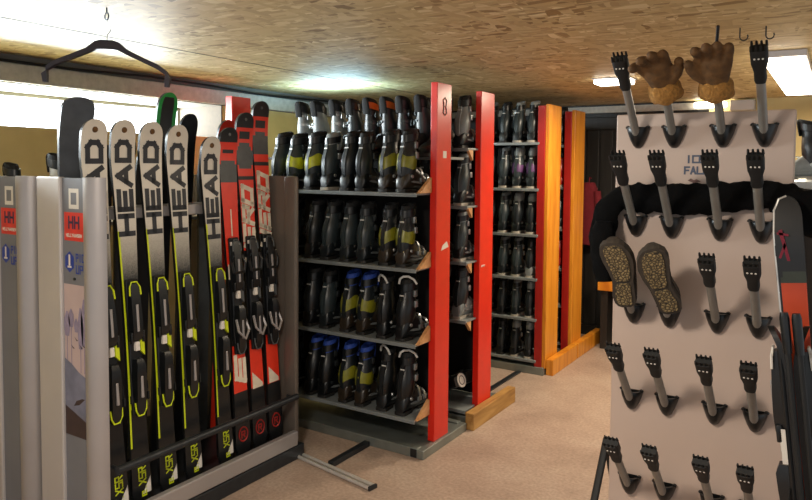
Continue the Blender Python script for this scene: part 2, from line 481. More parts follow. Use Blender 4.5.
def boot_meshes(side):
    s = side      # +1: buckles on +x
    P = {}
    bm = BM()
    st = [(-.004, .026, .016, .05), (.004, .035, .012, .09), (.03, .040, .012, .135), (.07, .041, .012, .155), (.11, .042, .012, .150), (.145, .044, .012, .122),
          (.18, .0475, .012, .098), (.22, .048, .012, .082), (.255, .044, .012, .07), (.28, .034, .013, .058), (.292, .018, .018, .046)]
    loft(bm, [sup(hw, a, b, y) for y, hw, a, b in st])
    P['lower_shell'] = bm
    bm = BM()
    for ys in ([(-.006, .024), (.0, .033), (.03, .035), (.075, .034), (.085, .033)], [(.15, .035), (.17, .037), (.24, .037), (.28, .03), (.297, .016)]):
        loft(bm, [[Vector((-hw, y, 0)), Vector((hw, y, 0)), Vector((hw, y, .018)), Vector((-hw, y, .018))] for y, hw in ys])
    loft(bm, [[Vector((-.022, y, .006)), Vector((.022, y, .006)), Vector((.022, y, .018)), Vector((-.022, y, .018))] for y in (.08, .155)])
    P['sole'] = bm
    bm = BM()
    loft(bm, [ell(cy, rx, ry, z) for z, cy, rx, ry in CUFF], cap=True)
    # spine rib at the back
    loft(bm, [[Vector((-.012, cuff_at(z)[1] - cuff_at(z)[3] - .004, z - .007)), Vector((.012, cuff_at(z)[1] - cuff_at(z)[3] - .004, z - .007)),
               Vector((.015, cuff_at(z)[1] - cuff_at(z)[3] + .01, z - .007)), Vector((-.015, cuff_at(z)[1] - cuff_at(z)[3] + .01, z - .007))] for z in (.1, .15, .2, .25, .285)])
    P['cuff'] = bm
    bm = BM()
    outer = [(.283, .080, .039, .054), (.315, .087, .038, .053), (.34, .093, .036, .052), (.352, .096, .033, .049)]
    inner = [(.350, .096, .027, .042), (.30, .088, .025, .040)]
    loft(bm, [ell(cy, rx, ry, z, tilt=.22) for z, cy, rx, ry in outer + inner])
    # tongue
    loft(bm, [[Vector((w_ * math.cos(a), .137 + .19 * (z - .28) + .009 * math.sin(a), z)) for a in [2 * PI * k / 12 for k in range(12)]] for z, w_ in ((.26, .026), (.31, .027), (.338, .025), (.352, .019), (.359, .010))])
    P['liner'] = bm
    bm = BM()
    rings = []
    for k in range(22):
        t = 2 * PI * k / 22
        q = []
        for z, rx, ry, cy in ((.288, .036, .052, .083), (.327, .038, .056, .089), (.327, .0425, .060, .089), (.288, .0415, .057, .083)):
            x = rx * math.cos(t); y = ry * math.sin(t)
            q.append(Vector((x, cy + y, z + .18 * y)))
        rings.append(q)
    rings.append([v.copy() for v in rings[0]])
    loft(bm, rings, cap=False)
    bmesh.ops.remove_doubles(bm, verts=bm.verts[:], dist=1e-6)
    P['power_strap'] = bm
    bm = BM()
    rings = []
    for k in range(19):
        u = k / 18 * 2 - 1
        t = -PI / 2 + 1.95 * u
        lo = .135 + .014 * math.sin(4 * u + .8 * s) + .03 * max(0, abs(u) - .7)
        hi = .214 - .012 * math.sin(5 * u - s) - .05 * max(0, abs(u) - .6)
        q = []
        for z, o in ((lo, .0008), ((lo + hi) / 2, .0008), (hi, .0008), (hi, .003), ((lo + hi) / 2, .003), (lo, .003)):
            _, cy, rx, ry = cuff_at(z)
            q.append(Vector(((rx + o) * math.cos(t), cy + (ry + o) * math.sin(t), z + .12 * ry * math.sin(t))))
        rings.append(q)
    loft(bm, rings)
    P['cuff_panel'] = bm
    bm = BM()
    _, cy, rx, ry = cuff_at(.262)
    box(bm, -.013, .013, cy - ry - .0065, cy - ry + .002, .248, .257)
    P['size_tag'] = bm
    for i, sx in enumerate((-1, 1)):
        bm = BM()
        tube(bm, [(sx * .043, .052, .088), (sx * .0495, .052, .088)], [.011, .009], 10)
        P['hinge_rivet%d' % i] = bm
    bm = BM()
    tube(bm, [(-s * .030, .035, .318), (-s * .02, .03, .345), (0, .035, .36), (s * .025, .05, .362), (s * .048, .07, .345), (s * .058, .085, .318)], .0065, 6)
    P['strap_tail'] = bm
    for i, sx in enumerate((-1, 1)):
        bm = BM()
        loft(bm, [[Vector((sx * (.0400 + .06 * max(0, y - .10)), y, z0)), Vector((sx * (.0445 + .06 * max(0, y - .10)), y, z0)), Vector((sx * (.0445 + .06 * max(0, y - .10)), y, z0 + h)), Vector((sx * (.0400 + .06 * max(0, y - .10)), y, z0 + h))] for y, z0, h in ((.05, .056, .004), (.07, .052, .012), (.11, .048, .012), (.14, .046, .004))])
        P['side_mark%d' % i] = bm
    # buckles
    for i, (z, a0, a1) in enumerate(((.262, .1, 1.35), (.205, .1, 1.35))):
        bm = BM()
        b0, b1 = (a0, a1) if s > 0 else (PI - a1, PI - a0)
        band(bm, z - .007, z + .007, b0, b1, .001, .006, 8)
        _, cy, rx, ry = cuff_at(z)
        for dz in (-.012, .012):
            pts = []
            for t in (.15, .5, .9):
                tt = t if s > 0 else PI - t
                pts.append((( rx + .010) * math.cos(tt), cy + (ry + .010) * math.sin(tt), z + dz + .12 * ry * math.sin(tt)))
            tube(bm, pts, .0022, 5)
        t = .25 if s > 0 else PI - .25
        x, y = (rx + .008) * math.cos(t), cy + (ry + .006) * math.sin(t)
        box(bm, x - .006, x + .006, y - .012, y + .012, z - .018, z + .018, bev=.002)
        P['buckle%d' % i] = bm
    for i, (y, zt, hw) in enumerate(((.138, .128, .044), (.19, .096, .047))):
        bm = BM()
        pts = []
        for t in (.15, .5, .9, 1.3, 1.65):
            pts.append((s * (hw + .004) * math.cos(t) ** .7 if math.cos(t) > 0 else -s * .004, y + .01 * t, .05 + (zt - .043) * math.sin(t)))
        rr = []
        for p in pts:
            rr.append([Vector((p[0], p[1] - .008, p[2] - .002)), Vector((p[0], p[1] + .008, p[2] - .002)), Vector((p[0] + s * .003, p[1] + .008, p[2] + .004)), Vector((p[0] + s * .003, p[1] - .008, p[2] + .004))])
        loft(bm, rr)
        box(bm, s * hw - .006 + s * .003, s * hw + .006 + s * .003, y - .016, y + .016, .055, .079, bev=.002)
        P['buckle%d' % (i + 2)] = bm
    out = {}
    for k, bm in P.items():
        bmesh.ops.recalc_face_normals(bm, faces=bm.faces[:])
        me = bpy.data.meshes.new('boot_' + k); bm.to_mesh(me); bm.free()
        me.materials.append(M['b_black'])
        for p in me.polygons: p.use_smooth = True
        me.set_sharp_from_angle(angle=math.radians(35))
        out[k] = me
    return out
BOOT = {1: boot_meshes(1), -1: boot_meshes(-1)}
SCH = {  # lower_shell, cuff, liner, strap, panel, buckle, sole, words
 'black': ('b_black', 'b_char', 'b_liner', 'b_black', None, 'buckle_dark', 'b_sole', 'black'),
 'slate': ('b_char', 'b_slate', 'b_liner', 'b_black', None, 'buckle_dark', 'b_sole', 'slate black'),
 'olive': ('b_brown', 'b_char', 'b_liner', 'b_black', 'b_olive', 'buckle', 'b_sole', 'olive and black'),
 'lime': ('b_char', 'b_slate', 'b_liner', 'b_black', 'b_lime', 'buckle_dark', 'b_sole', 'lime and black'),
 'bluetop': ('b_black', 'b_black', 'b_blue', 'b_black', None, 'buckle_dark', 'b_sole', 'black blue-topped'),
 'oliveblue': ('b_brown', 'b_char', 'b_blue', 'b_black', 'b_olive', 'buckle_dark', 'b_sole', 'olive blue-topped'),
 'whitehook': ('b_black', 'b_black', 'b_liner', 'b_black', None, 'buckle', 'b_sole', 'black white-strapped'),
 'orange': ('b_black', 'b_char', 'b_liner', 'b_orange', None, 'buckle_dark', 'b_sole', 'black orange-strapped'),
 'palecuff': ('b_char', 'b_grey', 'b_liner', 'b_black', None, 'buckle', 'b_sole', 'grey-cuffed black'),
 'white': ('b_white', 'b_white', 'b_liner', 'b_black', None, 'buckle_dark', 'b_solepale', 'white'),
 'pale': ('b_grey', 'b_char', 'b_liner', 'b_black', None, 'buckle', 'b_solepale', 'grey and black'),
 'purple': ('b_char', 'b_slate', 'b_grey', 'b_grey', 'b_purple', 'buckle', 'b_solepale', 'purple and grey'),
 'rental': ('b_char', 'b_slate', 'b_grey', 'b_black', None, 'buckle', 'b_solepale', 'black pale-buckled'),
 'greytop': ('b_black', 'b_char', 'b_grey', 'b_grey', None, 'buckle', 'b_solepale', 'black grey-topped'),
 'red': ('b_red', 'b_red', 'b_liner', 'b_black', None, 'buckle', 'b_solepale', 'red'),
}
def boot(sch, side, loc, rz, label, group, sc=1.0, tilt=(0, 0)):
    q = SCH[sch]
    t = thing('ski_boot', label, 'ski boot', loc, (tilt[0], tilt[1], rz), group)
    t.scale = (sc, sc, sc)
    mm = {'lower_shell': q[0], 'cuff': q[1], 'liner': q[2], 'power_strap': q[3], 'cuff_panel': q[4], 'sole': q[6], 'size_tag': 'b_white', 'hinge_rivet': q[5], 'side_mark': 'b_grey', 'strap_tail': 'b_white' if sch == 'whitehook' else None}
    for k, me in BOOT[side].items():
        m = q[5] if k.startswith('buckle') else mm[k.rstrip('0123')]
        if m is None: continue
        o = bpy.data.objects.new(k.rstrip('0123'), me)
        COL.objects.link(o); o.parent = t
        o.material_slots[0].link = 'OBJECT'
        o.material_slots[0].material = M[m]
    return t
ORD = ['first', 'second', 'third', 'fourth', 'fifth', 'sixth', 'seventh', 'eighth', 'ninth']

# ------------------------------------------------------------------ boot racks
def gusset(name, x, y0, y1, z, parent):
    bm = BM()
    prism(bm, [(x, y0 + .01, z - .0125), (x, y1, z - .0125), (x, y1, z - .075)], (.018, 0, 0))
    return link(name, bm, M['gusset'], parent)

def shelf(parent, x0, x1, y0, y1, z, g=True):
    bm = BM()
    box(bm, x0, x1, y0, y1, z - .012, z, bev=.002)
    box(bm, x0, x1, y0, y0 + .006, z - .02, z - .012)
    s = link('shelf', bm, M['shelf'], parent)
    if g: gusset('end_gusset', x1 - .02, y0 + .005, y0 + .075, z, s)
    return s

R1 = thing('boot_rack', 'red-posted boot rack beside the skis, standing on a grey steel base', 'boot rack', (-1.93, 3.2, 0), group=None)
def rel(o, L): return L
ox, oy = -1.93, 3.2
def rb(*a, **k):   # box in world coordinates, relative to a rack origin
    return None
def wbox(org, x0, x1, y0, y1, z0, z1, bev=0, bm=None):
    bm = bm or BM()
    return box(bm, x0 - org[0], x1 - org[0], y0 - org[1], y1 - org[1], z0 - org[2], z1 - org[2], bev=bev)

# rack 1
O = R1.location
p = link('post', wbox(O, -1.945, -1.903, 3.345, 3.51, .05, 2.08, .003), M['red'], R1)
link('worn_patch', wbox(O, -1.903, -1.9022, 3.415, 3.455, 1.66, 1.7), M['paper'], p)
bm = BM(); poly(bm, (-1.9022 - O.x, 3.40 - O.y, 1.135), (0, 1, 0), (0, 0, 1), [(0, 0), (.09, .015), (.07, .05), (.02, .03)])
link('chipped_paint', bm, M['paper'], p)
bm = BM(); C0 = (-1.9022 - O.x, 3.43 - O.y, 1.95)
tube(bm, [Vector(C0) + Vector((0, .028 * math.cos(a) * (1 if k % 2 else .4), .05 * math.sin(a))) for k, a in enumerate([i * PI / 4 for i in range(9)])], .0035, 4)
link('pencil_mark', bm, M['ink'], p)
link('post', wbox(O, -3.56, -3.50, 3.345, 3.52, .05, 2.08, .003), M['red'], R1)
bm = BM()
wbox(O, -3.55, -1.925, 3.2, 3.245, 0, .055, .004, bm)
wbox(O, -3.55, -1.925, 3.67, 3.715, 0, .055, .004, bm)
wbox(O, -3.55, -1.925, 3.245, 3.67, .02, .045, 0, bm)
wbox(O, -1.925, -1.885, 3.197, 3.715, 0, .05, .004, bm)
b = link('base', bm, M['steel'], R1)
link('end_cap', wbox(O, -1.968, -1.93, 3.194, 3.2, .006, .05), M['matte'], b)
link('shade_panel', wbox(O, -3.5, -1.96, 3.56, 3.566, .1, 1.45), M['gap_shade'], R1)  # added dark sheet, stands in for the shade behind the boots
Z1 = [1.465, 1.047, .628, .205]
for z in Z1:
    s = shelf(R1, -3.5 - O.x, -1.95 - O.x, 3.205 - O.y, 3.53 - O.y, z, False)
    bm = BM(); prism(bm, [(-1.951 - O.x, 3.21 - O.y, z), (-1.951 - O.x, 3.34 - O.y, z), (-1.951 - O.x, 3.34 - O.y, z + .085)], (.02, 0, 0))
    link('end_gusset', bm, M['gusset'], s)
bm = wbox(O, -3.5, -1.95, 3.55, 3.76, 1.655, 1.67)
for x in (-3.48, -2.7, -1.97): wbox(O, x, x + .02, 3.54, 3.56, 1.46, 1.655, 0, bm)
link('rear_shelf', bm, M['shelf'], R1)

rows = [['olive', 'olive', 'black', 'black', 'rental', 'lime', 'lime', 'slate'],
        ['olive', 'olive', 'slate', 'slate', 'slate', 'black', 'slate'],
        ['whitehook', 'whitehook', 'oliveblue', 'oliveblue', 'slate', 'black', 'slate'],
        ['whitehook', 'whitehook', 'oliveblue', 'oliveblue', 'bluetop', 'bluetop', 'black']]
SH = ['top', 'second', 'third', 'bottom']
for r, row in enumerate(rows):
    for k, sch in enumerate(row):
        x = -2.065 - .1375 * k + (.014 if k % 2 else -.004) + random.uniform(-.006, .006)
        side = 1 if k % 2 == 0 else -1
        lean = random.uniform(-.03, .03)
        if r == 1 and k in (3, 4): lean = .05 if k == 4 else .0
        boot(sch, side, (x, 3.225 + random.uniform(0, .012), Z1[r] + .0005 + abs(lean) * .036), random.uniform(-.14, .1), 
             '%s boot, %s from the post, %s shelf of red rack beside the skis' % (SCH[sch][7], ORD[k], SH[r]),
             'ski boots on the red rack beside the skis', 1.0 + random.uniform(-.02, .03), (0, lean))
rear = ['black', 'slate', 'black', 'orange', 'orange', 'slate', 'palecuff', 'palecuff', 'palecuff']
for k, x in enumerate((-2.05, -2.172, -2.308, -2.43, -2.56, -2.70, -2.83, -2.985, -3.13)):
    boot(rear[k], 1 if k % 2 else -1, (x, 3.735, 1.6705), PI + random.uniform(-.05, .05),
         '%s boot, %s from the post, on raised back row of the skis-side rack' % (SCH[rear[k]][7], ORD[k]),
         'ski boots in the raised back row', 1.04)

# rack 2
R2 = thing('boot_rack', 'red-posted boot rack standing behind a raw pine foot block', 'boot rack', (-1.93, 3.75, 0))
O = R2.location
p = link('post', wbox(O, -1.945, -1.905, 3.905, 4.095, .02, 2.085, .003), M['red'], R2)
link('foot_block', wbox(O, -1.903, -1.845, 3.73, 4.37, 0, .105, .005), M['block'], R2)
link('base', wbox(O, -3.2, -1.91, 3.78, 4.3, .0, .06, .004), M['steel'], R2)
bm = BM(); tube(bm, [(-1.9045 - O.x, 3.93 + .01 * k - O.y, .98 + .012 * (k % 2)) for k in range(6)], .003, 4)
link('scuff_mark', bm, M['paper'], p)
Z2 = [1.728, 1.372, 1.026, .662, .1]
for z in Z2:
    shelf(R2, -3.2 - O.x, -1.925 - O.x, 3.765 - O.y, 4.1 - O.y, z)
link('shade_panel', wbox(O, -3.2, -1.96, 4.105, 4.115, .1, 1.73), M['gap_shade'], R2)  # sheet added to keep the gaps between these boots dark
S2 = ['top', 'second', 'third', 'fourth', 'bottom']
r2 = [['palecuff', 'rental', 'black'], ['rental', 'slate', 'black'], ['rental', 'black', 'black'], ['pale', 'rental', 'black'], ['black', 'black', 'black']]
for r, row in enumerate(r2):
    for k, sch in enumerate(row):
        if r == 4: continue
        x = -2.06 - .135 * k
        boot(sch, 1 if k % 2 == 0 else -1, (x + .055, 3.785, Z2[r] + .0005), random.uniform(-.04, .03),
             '%s boot, %s from the post, %s shelf of rack with raw pine foot' % (SCH[sch][7], ORD[k], S2[r]),
             'ski boots on the rack with the raw pine foot', .88 if r == 2 else .93)
q = boot('black', 1, (-2.01, 3.80, .255), -.1, 'black ski boot lying over, white disc on its sole, above the raw pine foot block', 'ski boots on the rack with the raw pine foot', .9, (0, -PI / 2 - .35))
bm = BM()
bmesh.ops.create_cone(bm, cap_ends=True, segments=24, radius1=.05, radius2=.05, depth=.005, matrix=Matrix.Translation((0, .07, -.0035)))
dk = link('sole_disc', bm, M['paper'], q)
bm = BM()
tube(bm, [(.03 * math.cos(a), .07 + .03 * math.sin(a), -.006) for a in [2 * PI * i / 18 for i in range(19)]], .003, 5)
link('disc_ring', bm, M['ink'], dk)

# racks 3 and 4
Z3 = [1.81, 1.452, 1.095, .752, .434, .11]
S3 = ['top', 'second', 'third', 'fourth', 'fifth', 'bottom']
def yrack(label, y0, py0, py1, yb0, yb1, front, ncol, schemes, gl, x1=-1.955):
    R = thing('boot_rack', label, 'boot rack', (-1.93, y0, 0))
    O = R.location
    link('post', wbox(O, -1.985, -1.925, py0 - .005, py0 + .1, .05, 2.09, .003), M['darkred'], R)
    link('post_facing', wbox(O, -1.924, -1.895, py0, py1, .05, 2.1, .003), M['pine'], R)
    link('foot_block', wbox(O, -1.893, -1.835, yb0, yb1, 0, .125, .005), M['pine'], R)
    link('base', wbox(O, -3.0, -1.9, y0, y0 + .5, 0, .06, .004), M['steel'], R)
    for z in Z3:
        shelf(R, -3.0 - O.x, -1.968 - O.x, y0 - O.y, y0 + .33 - O.y, z)
    link('shade_panel', wbox(O, -3.0, -2.0, y0 + .335, y0 + .345, .1, 2.0), M['gap_shade'], R)  # added sheet, darkens the view past the boots
    for r in range(6):
        for k in range(ncol):
            sch = schemes[r][k]
            q = .92 if r < 3 else (.88 if r == 3 else .82)
            boot(sch, 1 if k % 2 == 0 or k == 1 and r % 2 else -1, (-2.046 - .119 * k, y0 + .022, Z3[r] + .0005), -.02 + random.uniform(-.03, .03),
                 '%s boot, %s from the post, %s shelf of %s' % (SCH[sch][7], ORD[k], S3[r], gl), 'ski boots on ' + gl, q)
    return R
yrack('boot rack with yellow pine post facing, its foot beside the bare aisle floor', 5.04, 5.06, 5.33, 5.075, 5.66, 5.06, 4,
      [['rental', 'rental', 'slate', 'rental'], ['purple', 'purple', 'rental', 'slate'], ['greytop', 'greytop', 'rental', 'slate'], ['pale', 'rental', 'rental', 'black'], ['greytop', 'rental', 'black', 'rental'], ['greytop', 'greytop', 'black', 'rental']],
      'front yellow-posted rack')
yrack('boot rack with yellow pine post facing beside the dark plank wall', 5.69, 5.67, 5.93, 5.68, 6.36, 5.7, 2,
      [['black', 'black'], ['red', 'rental'], ['rental', 'red'], ['red', 'red'], ['rental', 'black'], ['black', 'rental']],
      'yellow-posted rack by plank wall')

# ------------------------------------------------------------------ skis
WMAT = ['skiwhite', 'skiblack', 'yellow', 'white']
RMAT = ['skired', 'skiblack', 'skigrey', 'cream_print']
def ski_body(L, pick, mats, parent, wt=.060, ww=.038, wl=.052, th=.016, square=False, round_len=.07):
    bm = BM()
    zs = [L * k / 90 for k in range(87)]
    n = 10
    tip0 = L - round_len
    zs = [z for z in zs if z < tip0] + [tip0 + round_len * math.sin(PI / 2 * k / n) for k in range(n + 1)]
    fr = [-1, -.8, -.62, -.2, .2, .62, .8, 1]
    rows = []
    for z in zs:
        u = z / L
        if u < .45: hw = ww + (wl - ww) * (abs(.45 - u) / .45) ** 1.6
        else: hw = ww + (wt - ww) * min(1, (u - .45) / .45) ** 1.6
        if z > tip0:
            q = (z - tip0) / round_len
            hw *= max(.05, (1 - q ** (4 if square else 2.4)) ** .5) if q < 1 else .05
        if u < .015: hw *= .8
        up = -.035 * max(0, (u - .88) / .12) ** 2
        rows.append((z, hw, up))
    top = [[bm.verts.new((f * hw, up - th, z)) for f in fr] for z, hw, up in rows]
    bot = [[bm.verts.new((f * hw, up, z)) for f in fr] for z, hw, up in rows]
    for i in range(len(rows) - 1):
        zm = (rows[i][0] + rows[i + 1][0]) / 2
        for j in range(len(fr) - 1):
            f = bm.faces.new((top[i][j], top[i][j + 1], top[i + 1][j + 1], top[i + 1][j])); f.material_index = pick(zm, (fr[j] + fr[j + 1]) / 2)
            f = bm.faces.new((bot[i][j + 1], bot[i][j], bot[i + 1][j], bot[i + 1][j + 1])); f.material_index = 1
        for j in (0, -1):
            f = bm.faces.new((top[i][j], top[i + 1][j], bot[i + 1][j], bot[i][j])); f.material_index = 1
    for e in (0, -1):
        f = bm.faces.new(top[e] + bot[e][::-1]); f.material_index = 1
    return link('ski_body', bm, [M[m] for m in mats], parent)

def binding(parent, zc, y, m_acc, race=False):
    yf = y
    bm = BM(); box(bm, -.033, .033, yf - .014, yf, zc - .29, zc + .31, bev=.006)
    pl = link('binding_plate', bm, M['black'], parent)
    bm = BM()
    z = zc + .14
    loft(bm, [[Vector((-a, yf - .012, zz)), Vector((a, yf - .012, zz)), Vector((a * .8, yf - .012 - h, zz)), Vector((-a * .8, yf - .012 - h, zz))]
              for zz, a, h in ((z - .1, .022, .018), (z - .08, .030, .026), (z - .03, .031, .028), (z + .03, .030, .026), (z + .1, .028, .022), (z + .15, .022, .014))])
    for s in (-1, 1): box(bm, s * .03 - .006, s * .03 + .006, yf - .036, yf - .02, z - .11, z - .06, bev=.003)
    tp = link('toe_piece', bm, M['black'], parent, True)
    bm = BM()
    tube(bm, [(-.028, yf - .032, z + .10), (-.026, yf - .03, z + .135), (-.014, yf - .026, z + .158), (.014, yf - .026, z + .158), (.026, yf - .03, z + .135), (.028, yf - .032, z + .10)], .0038, 6)
    link('toe_accent', bm, M[m_acc], tp)
    bm = BM(); box(bm, -.006, .006, yf - .042, yf - .036, z - .06, z + .06, bev=.002)
    link('toe_rail', bm, M['alu'], tp)
    bm = BM()
    box(bm, -.011, .011, yf - .03, yf - .012, zc - .005, zc + .035, bev=.003)
    link('scale_plate', bm, M['paper'], parent)
    bm = BM()
    for s in (1,): prism(bm, [(s * .016, yf - .026, zc + .045), (s * .036, yf - .026, zc + .07), (s * .036, yf - .026, zc - .03), (s * .018, yf - .026, zc - .01)], (0, .014, 0))
    link('side_wing', bm, M[m_acc], parent)
    bm = BM()
    z = zc - .15
    loft(bm, [[Vector((-a, yf - .012, zz)), Vector((a, yf - .012, zz)), Vector((a * .8, yf - .012 - h, zz)), Vector((-a * .8, yf - .012 - h, zz))]
              for zz, a, h in ((z - .14, .02, .012), (z - .11, .026, .02), (z - .04, .029, .028), (z + .04, .030, .034), (z + .085, .026, .036), (z + .11, .02, .026))])
    hp = link('heel_piece', bm, M['black'], parent, True)
    bm = BM()
    tube(bm, [(-.028, yf - .026, z - .08), (-.026, yf - .028, z - .115), (-.013, yf - .026, z - .14), (.013, yf - .026, z - .14), (.026, yf - .028, z - .115), (.028, yf - .026, z - .08)], .0038, 6)
    link('heel_accent', bm, M[m_acc], hp)
    bm = BM(); box(bm, -.006, .006, yf - .047, yf - .03, z - .06, z + .035, bev=.002)
    link('heel_lever', bm, M['alu'], hp)
    for s in (-1, 1):
        bm = BM()
        tube(bm, [(s * .034, yf - .015, z + .05), (s * .042, yf - .022, z), (s * .043, yf - .022, z - .05)], .0025, 6)
        box(bm, s * .043 - .004, s * .043 + .004, yf - .028, yf - .016, z - .08, z - .045, bev=.002)
        link('brake_arm', bm, M['matte'], parent)

def hug(bm, L, th=.0172):
    for v in bm.verts:
        q = max(0, (v.co.z / L - .88) / .12)
        v.co.y = -th - .0006 - .035 * q * q
    return bm

def place_ski(label, y, top, tailz=.118, x_t=-2.585, lean=None, grp=None, name='ski', rz=0):
    L = (top - tailz)
    lean = .073 if lean is None else lean
    t = thing(name, label, 'ski', (x_t, y, tailz), (0, 0, 0), grp)
    t.rotation_euler = Matrix.Rotation(PI / 2 + rz, 4, 'Z').to_euler()
    M4 = Matrix.Rotation(PI / 2 + rz, 4, 'Z') @ Matrix.Rotation(-lean, 4, 'X')
    t.rotation_euler = M4.to_euler()
    return t, L / math.cos(lean)

def white_ski(label, y, top, roll=0):
    t, L = place_ski(label, y, top, grp='white skis in the rack')
    if y < 1.81: t.rotation_euler = (Matrix.Rotation(.016, 4, 'X') @ t.rotation_euler.to_matrix().to_4x4()).to_euler()
    def pick(z, f):
        if f < -.8 and .24 < z < 1.2: return 2
        if f < -.7 and .42 < z < .85: return 2
        if z < .30 : return 1
        return 0
    ski_body(L, pick, WMAT, t, .060, .038, .050)
    yf = -.0168
    bm = BM()
    off = L - .49
    zz = lambda u: u
    # letters run up the ski, tops to the -x edge
    bmy = -.017 - .001
    # follow tip curve only slightly: keep below the bend
    text(bm, 'HEAD', (.030, bmy, L - .50), (0, 0, 1), (-1, 0, 0),   .078, .062, .108, .023); hug(bm, L)
    link('lettering', bm, M['ink'], t)
    bm = BM(); 
    text(bm, 'e.XSR', (.02, bmy, .022), (0, 0, 1), (-1, 0, 0), .019, .034, .027, .0062)
    link('tail_lettering', bm, M['yellow'], t)
    bm = BM(); poly(bm, (0, bmy, 0), (1, 0, 0), (0, 0, 1), [(.0, .03), (.045, .03), (.045, .1)])
    link('tail_flash', bm, M['paper'], t)
    bm = BM(); bmesh.ops.create_cone(bm, cap_ends=True, segments=14, radius1=.014, radius2=.012, depth=.006, matrix=Matrix.Translation((0, -.0378, L - .043)) @ Matrix.Rotation(PI / 2, 4, 'X'))
    link('tip_rivet', bm, M['leather'], t, True)
    binding(t, .675, -.016, 'yellow')
    return t
WL = ['white ski hard against the silver end panel of the rack', 'second white ski from the silver end panel',
      'third white ski from the silver end panel', 'fourth white ski from the silver end panel, before the gap',
      'lone white ski standing between the gap and the red skis']
for lab, y, top in zip(WL, (1.80, 1.915, 2.06, 2.207, 2.41), (1.795, 1.80, 1.80, 1.795, 1.748)):
    white_ski(lab, y, top)

def red_ski(label, y, top, letters):
    t, L = place_ski(label, y, top, grp='red skis in the rack')
    def pick(z, f):
        d = L - z
        if d < .075: return 1
        if .105 < d < .14 and abs(f) < .5: return 1
        if .16 < d < .29: return 2 if abs(f) < 1 - .9 * (abs(d - .235) / .07) + .45 else 0
        if .33 < d < .345: return 1
        if d < .72: return 0
        if z > .57: return 1
        if z > .31: return 0
        return 1
    ski_body(L, pick, RMAT, t, .060, .041, .053, round_len=.06)
    yb = -.018
    bm = BM()
    if letters:
        text(bm, 'HERO', (.034, yb, L - .80), (0, 0, 1), (-1, 0, 0), .075, .066, .105, .024, shear=.35)
    else:
        b2 = BM(); quad(b2, (0, yb, L - .56), (1, 0, 0), (0, 0, 1), -.004, .004, 0, .14); hug(b2, L)
        link('small_print', b2, M['cream_print'], t)
        poly(bm, (0, yb, L - .78), (1, 0, 0), (0, 0, 1), [(-.04, .0), (.042, .0), (.042, .03), (-.04, .08)])
    hug(bm, L); link('lettering', bm, M['cream_print'], t)
    bm = BM()
    if letters: poly(bm, (0, yb, .31), (1, 0, 0), (0, 0, 1), [(-.037, 0), (.037, .0), (.037, .02), (-.036, .09)])
    else: text(bm, 'E', (.034, yb, .37), (0, 0, 1), (-1, 0, 0), .11, .06, .1, .024, shear=.4)
    link('tail_lettering', bm, M['cream_print'], t)
    bm = BM()
    tube(bm, [(.03 * math.cos(a), yb + .0005, .10 + .036 * math.sin(a)) for a in [2 * PI * i / 20 for i in range(21)]], .004, 5)
    text(bm, 'R', (-.012, yb, .083), (1, 0, 0), (0, 0, 1), .022, .03, .03, .008)
    link('tail_emblem', bm, M['emblem'], t)
    bm = BM(); bmesh.ops.create_cone(bm, cap_ends=True, segments=14, radius1=.009, radius2=.008, depth=.005, matrix=Matrix.Translation((0, -.040, L - .035)) @ Matrix.Rotation(PI / 2, 4, 'X'))
    link('tip_rivet', bm, M['skigrey'], t, True)
    binding(t, .81, -.016, 'skigrey', True)
    bm = BM()
    for sx in (-1, 1):
        tube(bm, [(sx * .03, -.05, 1.03), (sx * .045, -.055, .99), (sx * .035, -.055, .94)], .007, 6)
    tube(bm, [(-.035, -.055, .94), (.035, -.055, .94)], .008, 6)
    link('toe_wings', bm, M['black'], t)
    bm = BM()
    tube(bm, [(-.03, -.045, .70), (-.036, -.065, .64), (0, -.075, .60), (.036, -.065, .64), (.03, -.045, .70)], .007, 6)
    link('heel_lever_arm', bm, M['alu'], t)
    bm = BM()
    for z in (1.08,): box(bm, -.03, .03, -.036, -.030, z, z + .018)
    link('plate_print', bm, M['paper'], t)
    bm = BM(); poly(bm, (0, -.031, .90), (1, 0, 0), (0, 0, 1), [(-.018, 0), (.018, .01), (.02, .05), (-.015, .045)])
    link('plate_emblem', bm, M['emblem'], t)
    return t
red_ski('shortest red ski, beside the lone white ski', 2.53, 1.80, False)
red_ski('middle red ski with large pale lettering', 2.652, 1.885, True)
red_ski('tallest red ski, nearest the grey end post', 2.775, 1.955, True)

def dark_ski(label, y, top, rim=None, x=-2.95, wt=.06, cap='skiblack', name='ski', square=False, ww=None):
    lean = -.045
    t = thing(name, label, 'ski' if name == 'ski' else 'snowboard', (x, y, .105), (0, 0, 0))
    M4 = Matrix.Rotation(PI / 2, 4, 'Z') @ Matrix.Rotation(-lean, 4, 'X')
    t.rotation_euler = M4.to_euler()
    L = top - .105
    def pick(z, f):
        if rim and (abs(f) > .7) and z > L - .5: return 2
        if rim and z > L - .02: return 2
        return 0
    ski_body(L, pick, [cap, 'skiblack', rim or 'skiblack', 'white'], t, wt, ww or wt * .68, wt * .85, square=square, round_len=.08)
    return t
dark_ski('grey snowboard standing tallest behind the first white skis', 1.81, 1.905, None, -2.95, .078, 'snowboard', 'snowboard', True, .066)
a = dark_ski('black green-rimmed ski standing behind the fourth white ski', 2.285, 1.97, 'green', -2.95, .058)
dark_ski('plain black ski standing behind the gap in the white skis', 2.42, 1.875, None, -2.95, .055)
dark_ski('dark grey ski standing behind the lone white ski', 2.56, 1.72, None, -2.95, .055, 'skigrey')
dark_ski('black ski standing behind the second and third white skis', 2.055, 1.74, None, -2.95, .052)
dark_ski('black ski standing between the snowboard and the second white ski', 1.945, 1.70, None, -2.95, .05)
dark_ski('black ski standing behind the third and fourth white skis', 2.17, 1.70, None, -2.95, .05)
